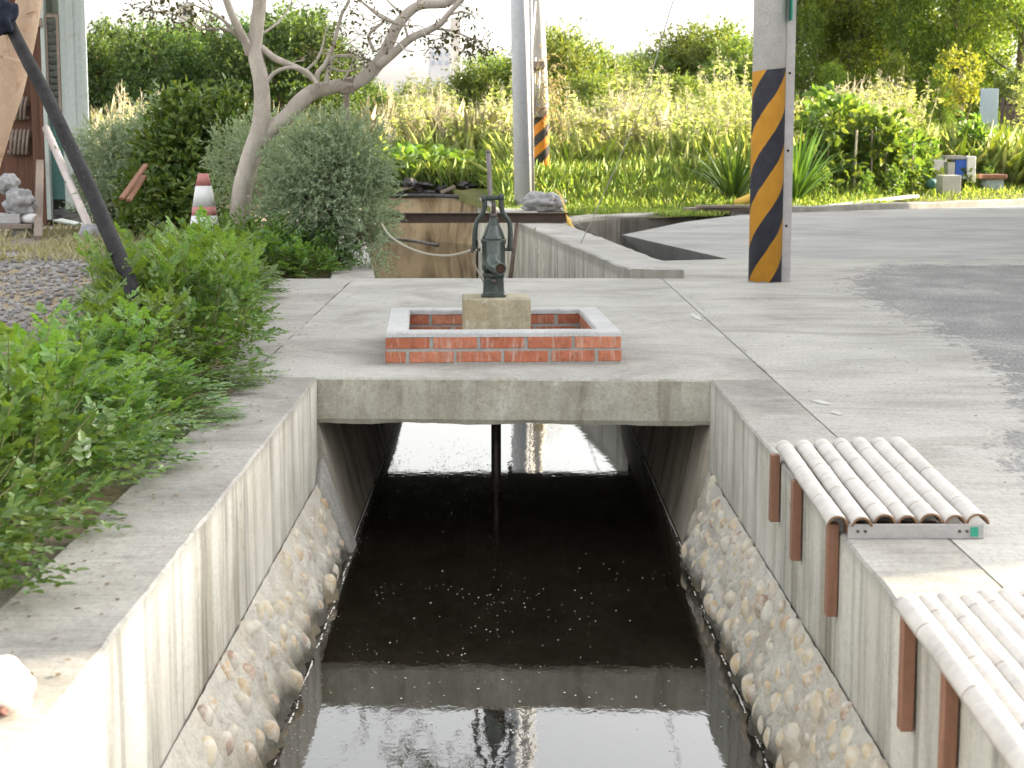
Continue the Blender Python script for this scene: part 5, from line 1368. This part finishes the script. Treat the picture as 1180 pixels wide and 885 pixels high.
# vegetable garden
def veg(seed, H, ll):
    rng = np.random.default_rng(seed)
    V, Q = twigs([(0, 0, H * .55, .26, .26, H * .45), (.05, .1, H * .85, .2, .2, H * .2)], 46, 6, .3, ll, ll * .5, rng, .2, .9, .1, .25); parts = [(V, Q, 0), (*stemq([(0, 0, -.05), (.03, 0, H * .5), (0, .02, H)], .015, .006), 1)]
    V, Q, mi = merge(parts); return tag(nmesh('vegetable_plant', V, Q, ['squash', 'stem'], mi=mi), 'leafy green vegetable plant in the garden behind the kerb', 'vegetable plant', 'vegetable plants behind the kerb')
vp = [veg(1, 1.15, .16), veg(2, 1.0, .12), veg(3, 1.25, .2)]; k = 0
for u_, Y, s in ((940, 29.2, 1.0), (955, 28.6, 1.15), (968, 29.6, 1.2), (983, 29.0, 1.1), (998, 29.8, 1.05), (1012, 29.2, .95), (1026, 29.9, 1.0), (1041, 29.6, .9), (1053, 30.3, .8), (935, 30.5, 1.2), (960, 31, 1.2), (990, 31, 1.1), (1020, 31.3, 1.0), (1045, 31.5, .85), (1066, 31.2, .6), (1125, 31.5, .55), (1108, 32.2, .75), (1120, 32.6, .85), (1135, 31.8, .45), (1000, 28.3, .4), (1030, 28.7, .35), (1055, 29.2, .35), (950, 27.9, .45), (1080, 30.0, .3), (1115, 30.4, .35), (1140, 30.8, .35)):
    o = vp[k] if k < 3 else copy_tree(vp[k % 3]); k += 1; x = gy(u_, 200, Y).x
    o.location = (x, Y, fz(x, Y)); o.rotation_euler.z = rnd.uniform(0, 6.28); o.scale = (s, s, s)
stl = {983: 'pale leaning garden stake, tallest of the stakes among the vegetables'}
for i, (u_, v0, v1) in enumerate(((983.5, 228, 150), (1004, 222, 150), (1020, 226, 175), (1035, 222, 160), (1051, 220, 165))):
    Y = 28.7 + .2 * i; a_ = gy(u_, v0, Y); a_.z = fz(a_.x, Y) - .05; bm = bmesh.new(); tube(bm, [a_, gy(u_ + (4 if i == 0 else 1), v1, Y)], .016 if i else .02, 6)
    o = tag(build('garden_stake', bm, 'drystem' if i == 0 else 'greywood', None, True), stl[983] if i == 0 else 'thin grey wooden garden stake among the vegetable plants', 'stake', 'garden stakes')
# odds and ends by the garden
def gbase(u_, v_, Y): p = gy(u_, v_, Y); return p.x, fz(p.x, Y)
bm = bmesh.new(); a_, b_ = gy(951, 236, 26.2), gy(1054, 229, 28.2); a_.z = fz(a_.x, 26.6) + .03; b_.z = fz(b_.x, 28.4) + .06; obox(bm, a_, b_, .16, .035); tag(build('white_plank', bm, 'conewhite', None, False, .004), 'long white plank lying on the grass behind the kerb', 'plank')
Y = 30.0
def gbox(u0, u1, v0, v1, Y0, dpt, rot=0):
    bm = bmesh.new(); a_, b_ = gy(u0, v1, Y0), gy(u1, v0, Y0); bx(bm, a_.x, b_.x, Y0, Y0 + dpt, a_.z, b_.z, Matrix.Rotation(R(rot), 3, 'Z')); return bm
hv = thing('garden_box', 'blue and white box standing in the vegetable garden', 'box', (gy(1105, 205, 30.4).x, 30.4, fz(gy(1105, 205, 30.4).x, 30.4)))
build('blue_panel', gbox(1101, 1113.6, 184, 203, 30.4, .3), 'bluep', hv); build('white_end', gbox(1114, 1125, 180, 210, 30.36, .42), 'white', hv, False, .01); build('shelf', gbox(1092, 1113.6, 203.3, 206, 30.3, .4), 'bluepanel', hv); build('pale_panel', gbox(1092, 1100.7, 187, 203, 30.4, .3), 'fartower', hv)
bm = gbox(1089, 1114, 179.5, 183.3, 30.38, .36); build('lid', bm, 'galv', hv)
tag(build('white_sheet', gbox(1074, 1091, 184, 207, 30.9, .05, 6), 'white', None, False, .004), 'white upright sheet left of the blue and white box', 'sheet')
gb = gbox(1084, 1107, 202, 226, 29.4, .3, 8); tag(build('grey_crate', gb, 'fartower', None, False, .01), 'grey crate standing in front of the blue and white box', 'crate')
bb_ = thing('roofed_box', 'low box with sloping brown lid right of the blue and white box', 'box', tuple(gy(1146, 215, 30.6)))
build('box_body', gbox(1136, 1157, 207, 219, 30.6, .35), 'bluepanel', bb_); bm = gbox(1131, 1161, 201, 206.6, 30.5, .5); build('lid', bm, 'slat', bb_, False, .02)
bm = bmesh.new(); q = gy(1074, 212, 29.8); ico(bm, q, (.11, .1, .09), 3, None, .2, 2, 1); tag(build('teal_bowl', bm, 'teal', None, True), 'teal green tub left of the grey crate', 'tub')
bm = bmesh.new(); q = gy(1030, 213, 29.3); ico(bm, q, (.09, .06, .13), 3, None, .3, 2, 4); tag(build('white_bag', bm, 'white', None, True), 'small white bag among the vegetable stems', 'bag')
bm = bmesh.new(); q = gy(855, 213, 25.9); tube(bm, [(q.x - .08, 25.95, .09), (q.x + .3, 25.8, .26)], .07, 12); tag(build('orange_tub', bm, 'yrope', None, True), 'orange yellow tube lying behind the striped pole', 'tube')

# far fence and panel
pb_ = gy(1140, 155, 45.0)
tag(build('panel', gbox(1129, 1151, 102, 160, 45, .12), 'bluepanel', None, False, .01), 'pale blue upright panel at the end of the dark fence', 'panel')
fn = thing('board_fence', 'dark brown vertical board fence at the right edge', 'fence', (gy(1170, 155, 45.3).x, 45.3, 1.0))
bm = bmesh.new()
for i in range(10):
    u0 = 1152 + i * 6.2; a_ = gy(u0, 160, 45.3); b_ = gy(u0 + 5.6, 112 - (i % 3) * .8, 45.3); bx(bm, a_.x, b_.x, 45.3, 45.34, a_.z, b_.z)
build('boards', bm, 'brownfence', fn)
bm = bmesh.new()
for v_ in (120, 148): a_ = gy(1151, v_ + 2, 45.35); b_ = gy(1214, v_ - 2, 45.35); bx(bm, a_.x, b_.x, 45.345, 45.40, a_.z, b_.z)
build('rails', bm, 'brownfence', fn)
bush('pale_bush', 'pale sunlit bush in front of the dark fence at the right edge', 'bush', [L_(1190, 125, 44, 16, 28), L_(1186, 105, 44, 10, 14)], 160, 8, .25, .09, .035, 'weed', 51, base=tuple(gy(1190, 160, 44)))
bush('clipped_bush', 'dark rounded bush rising behind the dark fence', 'bush', [L_(1168, 102, 46.5, 16, 16), L_(1160, 112, 46.5, 12, 14)], 160, 8, .25, .10, .04, 'forest', 52, base=tuple(gy(1168, 160, 46.5)))

# ------------------------------------------------------------------ background trees
def tree(name, H, crown, nl, ntw, per, ll, lw, mat, seed, low=.05, hang=0, tl=.9, thin=1.0):
    rng = np.random.default_rng(seed); root = thing(name, 'x', 'tree', (0, 0, 0))
    lobes = []; bm = bmesh.new()
    tr_ = smooth_path([(0, 0, -.3), (rng.normal() * .15, rng.normal() * .15, H * .35), (rng.normal() * .3, rng.normal() * .3, H * .7), (rng.normal() * .3, rng.normal() * .3, H * .93)], 4)
    tube(bm, tr_, [H * .022 * (1 - .8 * i / (len(tr_) - 1)) for i in range(len(tr_))], 8)
    for i in range(nl):
        t = low + (1 - low) * rng.random() ** .85; env = crown * (math.sin(math.pi * min(1, (.16 + .84 * t) ** .8)) ** .6) * rng.uniform(.35, 1.0)
        a = rng.random() * 6.28; p = (env * math.cos(a), env * math.sin(a), H * (.06 + .9 * t)); r = crown * rng.uniform(.20, .38) * thin
        lobes.append((*p, r, r, r * rng.uniform(.6, .95)))
        j = min(len(tr_) - 1, int(len(tr_) * max(.1, t - .12))); c = tr_[j]
        tube(bm, [c, (c + Vector(p)) / 2 + Vector((0, 0, -.1)), p], [H * .007, H * .005, H * .002], 5)
    V, Q = twigs(lobes, ntw, per, tl, ll, lw, rng, .15, .8, .3, .2, 0, hang)
    nmesh('crown', V, Q, mat, root); build('trunk', bm, 'bark', root, True)
    return root
T = {
 'forest': [tree('forest_tree', 6.5, 1.9, 34, 900, 8, .20, .10, 'forest', 300 + i, .0, .1) for i in range(3)],
 'round': [tree('round_tree', 5.0, 2.2, 26, 800, 8, .19, .09, 'midtree', 310 + i, .0) for i in range(3)],
 'bamboo': [tree('feathery_tree', 11.0, 2.6, 46, 1500, 9, .24, .065, 'bambooleaf', 320 + i, .0, .7, 1.1) for i in range(3)],
}
labels = {'forest': ('dense dark green tree in the wood left of the poles', 'trees of the dark wood on the left'),
          'round': ('rounded mid green tree on the far side of the field', 'rounded trees beyond the field'),
          'bamboo': ('tall feathery yellow green tree at the upper right', 'feathery trees at the upper right')}
cnt = {k: 0 for k in T}; rnd = random.Random(9)
def put(kind, u_, Y, vtop, wide=1.0, base=None):
    H = {'forest': 6.5, 'round': 5.0, 'bamboo': 11.0}[kind]
    i = cnt[kind]; cnt[kind] += 1
    o = T[kind][i] if i < 3 else copy_tree(T[kind][i % 3])
    x = gy(u_, 100, Y).x; zb = fz(x, min(Y, 100)) if base is None else base; zt = gy(u_, vtop, Y).z; s = (zt - zb) / (H * 1.0)
    o.location = (x, Y, zb); o.rotation_euler.z = rnd.uniform(0, 6.28); o.scale = (s * wide, s * wide, s)
    o['label'], o['group'] = labels[kind]
for u_, Y, vt in ((112, 58, 44), (140, 60, 52), (165, 57, 34), (190, 61, 26), (215, 58, 38), (243, 60, 30), (268, 57, 45), (295, 60, 22), (322, 58, 18), (345, 61, 14), (366, 58, 26), (388, 60, 50), (80, 60, 40), (50, 58, 30), (20, 60, 30), (128, 66, 30), (178, 68, 40), (230, 66, 36), (305, 67, 25), (350, 66, 22), (410, 64, 80), (-15, 60, 30), (-50, 60, 20), (-90, 60, 25)):
    put('forest', u_, Y, vt + rnd.uniform(-4, 4), .95)
for u_, Y, vt in ((545, 72, 74), (568, 74, 70), (590, 73, 72), (645, 66, 50), (662, 68, 56), (685, 70, 66), (706, 72, 76), (725, 78, 72), (748, 80, 66), (770, 82, 58), (792, 84, 36), (812, 80, 44), (835, 82, 36), (858, 78, 50), (780, 66, 92), (835, 62, 78), (860, 62, 70), (440, 80, 92), (470, 84, 90), (500, 86, 88), (520, 84, 92), (420, 80, 88), (675, 62, 90), (720, 64, 94), (640, 84, 46)):
    put('round', u_, Y, vt + rnd.uniform(-3, 3) + (12 if 410 < u_ < 550 else 0), 1.0)
for u_, Y, vt, w in ((915, 54, -40, .8), (945, 56, -120, .8), (978, 55, -90, .85), (1010, 57, -150, .85), (1042, 54, -60, .75), (1066, 58, -40, .7), (1100, 53, -110, .85), (1135, 55, -160, .9), (1170, 52, -120, .9), (960, 62, -60, .8), (1020, 63, -80, .8), (1120, 62, -90, .8), (1085, 50.5, 70, .8), (1030, 50, 60, 1.0), (960, 49.5, 70, 1.0), (895, 58, 0, .8)):
    put('bamboo', u_, Y, vt, w)
bush('yellow_bush', 'yellow leaved bush in front of the trees left of the pale blue panel', 'bush', [L_(1105, 85, 47.5, 18, 26), L_(1112, 110, 47.5, 12, 14)], 150, 8, .3, .12, .05, 'yellowleaf', 57, base=tuple(gy(1108, 150, 47.5)))
# far buildings
fb = thing('far_building', 'pale bluish far building with a narrow tower rising above the field', 'building', (gy(515, 80, 150).x, 150, 0))
build('main_block', gbox(494, 519, 54, 130, 150, 4), 'farwall', fb); build('tower', gbox(519.3, 531, 20, 130, 150.5, 2), 'fartower', fb)
for (u0, v0) in ((497, 60), (505, 60), (513, 60), (497, 70), (505, 70), (513, 70)): build('window', gbox(u0, u0 + 4, v0, v0 + 5, 149.95, .04), 'bluepanel', fb)
fb2 = thing('far_house', 'small pale far building peeping over the dark wood on the left', 'building', (gy(215, 20, 120).x, 120, 0))
build('wall', gbox(208, 224, 6, 130, 120, 4), 'fartower', fb2); build('roof', gbox(206, 226, 3, 5.8, 119.7, 4.6), 'farwall', fb2)
for (u0, v0) in ((211, 12), (218, 12)): build('window', gbox(u0, u0 + 3.5, v0, v0 + 6, 119.95, .04), 'pane', fb2)

# ------------------------------------------------------------------ gravel, foam, bottom-left stone
def gravel():
    rng = np.random.default_rng(71); bm = bmesh.new()
    V, Q = [], []; base = bmesh.new(); bmesh.ops.create_icosphere(base, subdivisions=1, radius=1); bv = np.array([v.co[:] for v in base.verts]); bf = np.array([[v.index for v in f.verts] for f in base.faces]); base.free()
    n = 5200; x = rng.uniform(-5.6, -2.1, n); y = rng.uniform(8.5, 16.5, n); r = rng.uniform(.008, .03, n)
    sc = rng.uniform(.6, 1.3, (n, 1, 3)) * r[:, None, None]; th = rng.random(n) * 6.28
    P = bv[None] * sc * (1 + .25 * rng.normal(size=(n, len(bv), 1)) * .5); c, s = np.cos(th)[:, None], np.sin(th)[:, None]
    X = P[..., 0] * c - P[..., 1] * s + x[:, None]; Y_ = P[..., 0] * s + P[..., 1] * c + y[:, None]; Z = P[..., 2] * .7 - .025 + r[:, None] * .2
    V = np.stack([X, Y_, Z], -1); Q = bf[None] + (np.arange(n) * len(bv))[:, None, None]
    tag(nmesh('gravel', V, Q.reshape(-1, 3), 'gravel'), 'grey gravel scattered over the ground beyond the hedge', 'gravel', kind='stuff')
gravel()
def foam():
    rng = np.random.default_rng(81); pts = []
    for i in range(2600):      # drifting flecks, denser to the left
        y = rng.uniform(4.4, 10.6); x = -.68 + 1.42 * rng.random() ** 1.9
        if noise.noise(Vector((x * 3, y * 1.6, 1))) + .5 * noise.noise(Vector((x * 11, y * 5, 1))) < .12: continue
        pts.append((x, y, .0006 + .0018 * rng.random() ** 3))
    for i in range(1500):  # dense cluster of foam flecks, also standing in for glints
        y = rng.normal(9.6, .4); x = rng.normal(-.25, .24)
        if noise.noise(Vector((x * 9, y * 3, 4))) < -.05: continue
        pts.append((x, y, .001 + .0024 * rng.random() ** 1.5))
    for i in range(120):
        y = rng.normal(6.9, .3); x = rng.normal(.05, .26); pts.append((x, y, .0008 + .0024 * rng.random() ** 3))
    for i in range(90):
        y = rng.normal(5.6, .3); x = rng.uniform(-.6, .7); pts.append((x, y, .001 + .003 * rng.random() ** 2))
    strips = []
    for s in (-1, 1):          # white strips painting the glint of light along the smooth tunnel walls
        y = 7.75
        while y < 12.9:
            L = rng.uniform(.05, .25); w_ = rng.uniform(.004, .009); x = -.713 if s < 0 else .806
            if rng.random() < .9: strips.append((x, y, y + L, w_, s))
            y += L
    for s in (-1, 1):          # thin broken white line along the stone pitching
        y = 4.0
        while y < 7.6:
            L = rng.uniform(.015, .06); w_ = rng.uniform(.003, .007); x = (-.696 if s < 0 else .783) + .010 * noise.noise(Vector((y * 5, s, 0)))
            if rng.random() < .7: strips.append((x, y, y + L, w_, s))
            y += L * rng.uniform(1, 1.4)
    for s in (-1, 1):          # broken foam line at the water's edge, imitating glint in the tunnel
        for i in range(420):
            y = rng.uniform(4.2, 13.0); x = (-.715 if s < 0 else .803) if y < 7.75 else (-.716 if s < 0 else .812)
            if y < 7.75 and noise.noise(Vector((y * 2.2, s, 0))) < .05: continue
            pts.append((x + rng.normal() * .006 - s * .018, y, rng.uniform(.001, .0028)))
    V, Q = [], []
    for x, y, r in pts:
        if not (-.72 < x < .82): continue
        b = len(V); a0 = rng.random() * 6.28; ex = rng.uniform(.6, 1.6)
        for k in range(6):
            a = a0 + k * math.pi / 3; V.append((x + r * ex * math.cos(a), y + r * 1.6 * math.sin(a), -.7775))
        Q += [(b, b + 1, b + 2, b + 3), (b, b + 3, b + 4, b + 5)]
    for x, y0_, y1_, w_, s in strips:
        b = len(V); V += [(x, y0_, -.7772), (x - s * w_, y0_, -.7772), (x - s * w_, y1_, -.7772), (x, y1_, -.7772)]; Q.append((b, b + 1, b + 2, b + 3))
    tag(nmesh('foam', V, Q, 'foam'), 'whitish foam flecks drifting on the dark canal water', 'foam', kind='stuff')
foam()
q = gy(2, 828, 3.18)
ss = thing('pale_stone', 'sunlit pale rounded stone with a reddish hollow on the left wall at the corner', 'stone', (q.x, q.y, 0))
bm = bmesh.new(); ico(bm, (q.x - .02, q.y, .045), (.082, .07, .062), 4, None, .22, 1.6, 3); build('stone_body', bm, 'palestone', ss, True)
bm = bmesh.new(); ico(bm, (q.x + .004, q.y - .060, .020), (.026, .016, .012), 3, None, .35, 2, 2); build('reddish_hollow', bm, 'maroon', ss, True)

def litter():
    rng = np.random.default_rng(91); P = []
    for i in range(300):
        y = rng.uniform(3.2, 13.2); xr = ip(y, [(4, -1.10), (8, -1.12), (10.4, -1.45), (13.4, -1.78)])
        P.append((xr + abs(rng.normal()) * .16 - .05, y, .004))
    for i in range(60): P.append((rng.uniform(-1.1, 3.2), rng.uniform(7.9, 13.2), .004))
    for i in range(60): P.append((rng.uniform(1.25, 3.0), rng.uniform(4.6, 12), .006))
    P = [p for p in P if (p[0] < -.9 or p[1] > 7.9 or p[0] > 1.25) and not (abs(p[0] - c0.x) < .75 and 8.0 < p[1] < 9.8)]
    P = np.array(P); n = len(P); a = rng.random(n) * 6.28
    V, Q = leaves(P, np.stack([np.cos(a), np.sin(a), .05 * rng.normal(size=n)], 1), np.array([0, 0, 1.0]) + .15 * rng.normal(size=(n, 3)), rng.uniform(.008, .024, n), rng.uniform(.005, .012, n), .1, .05)
    tag(nmesh('fallen_leaves', V, Q, 'litter'), 'small dry fallen leaves and crumbs scattered on the concrete', 'leaf litter', kind='stuff')
M['litter'] = leafmat('dry_litter', [(.20, .14, .07), (.13, .09, .05), (.26, .20, .11), (.09, .07, .05), (.16, .18, .06)], .1, .8, .2)
litter()

# ------------------------------------------------------------------ unseen building right of the yard, added and shaped to shade the bridge
HX, HY0, HY1, HH = 9.6, 7.15, 27.9, 7.6
hs = thing('house', 'cream rendered two storey house with a flat roof right of the asphalt yard', 'house', (HX, HY0, 0))
plan = [(HX, HY0), (HX + 7, HY0 + 7 * .344), (HX + 7, HY1 + 2.4), (HX, HY1)]
bm = bmesh.new(); slab(bm, plan, -.05, HH); build('wall', bm, 'housewall', hs)
bm = bmesh.new(); slab(bm, [(HX - .06, HY0), (HX + 7.06, HY0 + 7.06 * .344), (HX + 7.06, HY1 + 2.43), (HX - .06, HY1)], HH + .002, HH + .18); build('roof', bm, 'rooftile', hs)
for zz in (1.0, 4.4):
    for i, yy in enumerate((9, 12, 18, 21, 24)):
        bm = bmesh.new(); bx(bm, HX - .06, HX - .002, yy - .65, yy + .65, zz, zz + 1.3); wf = build('window', bm, 'white', hs)
        bm = bmesh.new()
        for s_ in (-1, 1): bx(bm, HX - .066, HX - .061, yy + s_ * .3 - .26, yy + s_ * .3 + .26, zz + .08, zz + 1.22)
        build('pane', bm, 'pane', wf)
bm = bmesh.new(); bx(bm, HX - .05, HX - .002, 14.5, 15.6, .0, 2.15); dr = build('door', bm, 'brownwood', hs)
bm = bmesh.new(); ico(bm, (HX - .08, 14.65, 1.0), .04, 2); build('handle', bm, 'galv', dr, True)

# ------------------------------------------------------------------ light, sky, camera
SE, SA = 16.5, 71.0        # elevation, azimuth from +Y towards +X
sd = Vector((math.sin(R(SA)) * math.cos(R(SE)), math.cos(R(SA)) * math.cos(R(SE)), math.sin(R(SE))))
sl = bpy.data.lights.new('Sun', 'SUN'); sl.energy = 3.9; sl.angle = R(.55); sl.color = (1, .83, .58)
so = bpy.data.objects.new('Sun', sl); COL.objects.link(so); so.rotation_euler = (-sd).to_track_quat('-Z', 'Y').to_euler()
w = bpy.data.worlds.new('World'); S.world = w; w.use_nodes = True
nt = w.node_tree; bg = nt.nodes['Background']; sk = nt.nodes.new('ShaderNodeTexSky'); sk.sky_type = 'NISHITA'; sk.sun_disc = False
sk.sun_elevation = R(SE); sk.sun_rotation = R(SA); sk.air_density = 1.0; sk.dust_density = 4.0; sk.ozone_density = 1.0
hs_ = nt.nodes.new('ShaderNodeHueSaturation'); hs_.inputs['Saturation'].default_value = .18
nt.links.new(sk.outputs[0], hs_.inputs['Color']); wm_ = nt.nodes.new('ShaderNodeMix'); wm_.data_type = 'RGBA'; wm_.blend_type = 'MULTIPLY'; wm_.inputs[0].default_value = 1; wm_.inputs[7].default_value = (1.02, 1.0, .962, 1)
nt.links.new(hs_.outputs[0], wm_.inputs[6]); nt.links.new(wm_.outputs[2], bg.inputs[0]); bg.inputs[1].default_value = .15
cam = bpy.data.cameras.new('Camera'); co = bpy.data.objects.new('Camera', cam); COL.objects.link(co)
cam.sensor_width = 36; cam.lens = 36 * F / W0; cam.clip_end = 1500; cam.clip_start = .1
co.location = (0, 0, CH); co.rotation_euler = (math.pi / 2 - TH, 0, -PS)
cam.dof.use_dof = True; cam.dof.focus_distance = 8.6; cam.dof.aperture_fstop = 8
S.camera = co
S.view_settings.view_transform = 'Standard'; S.view_settings.look = 'None'; S.view_settings.exposure = 2.38; S.view_settings.gamma = 1
S.render.engine = 'CYCLES'; S.cycles.use_denoising = True; S.cycles.max_bounces = 7; S.cycles.diffuse_bounces = 4; S.cycles.transmission_bounces = 4; S.cycles.sample_clamp_indirect = 8
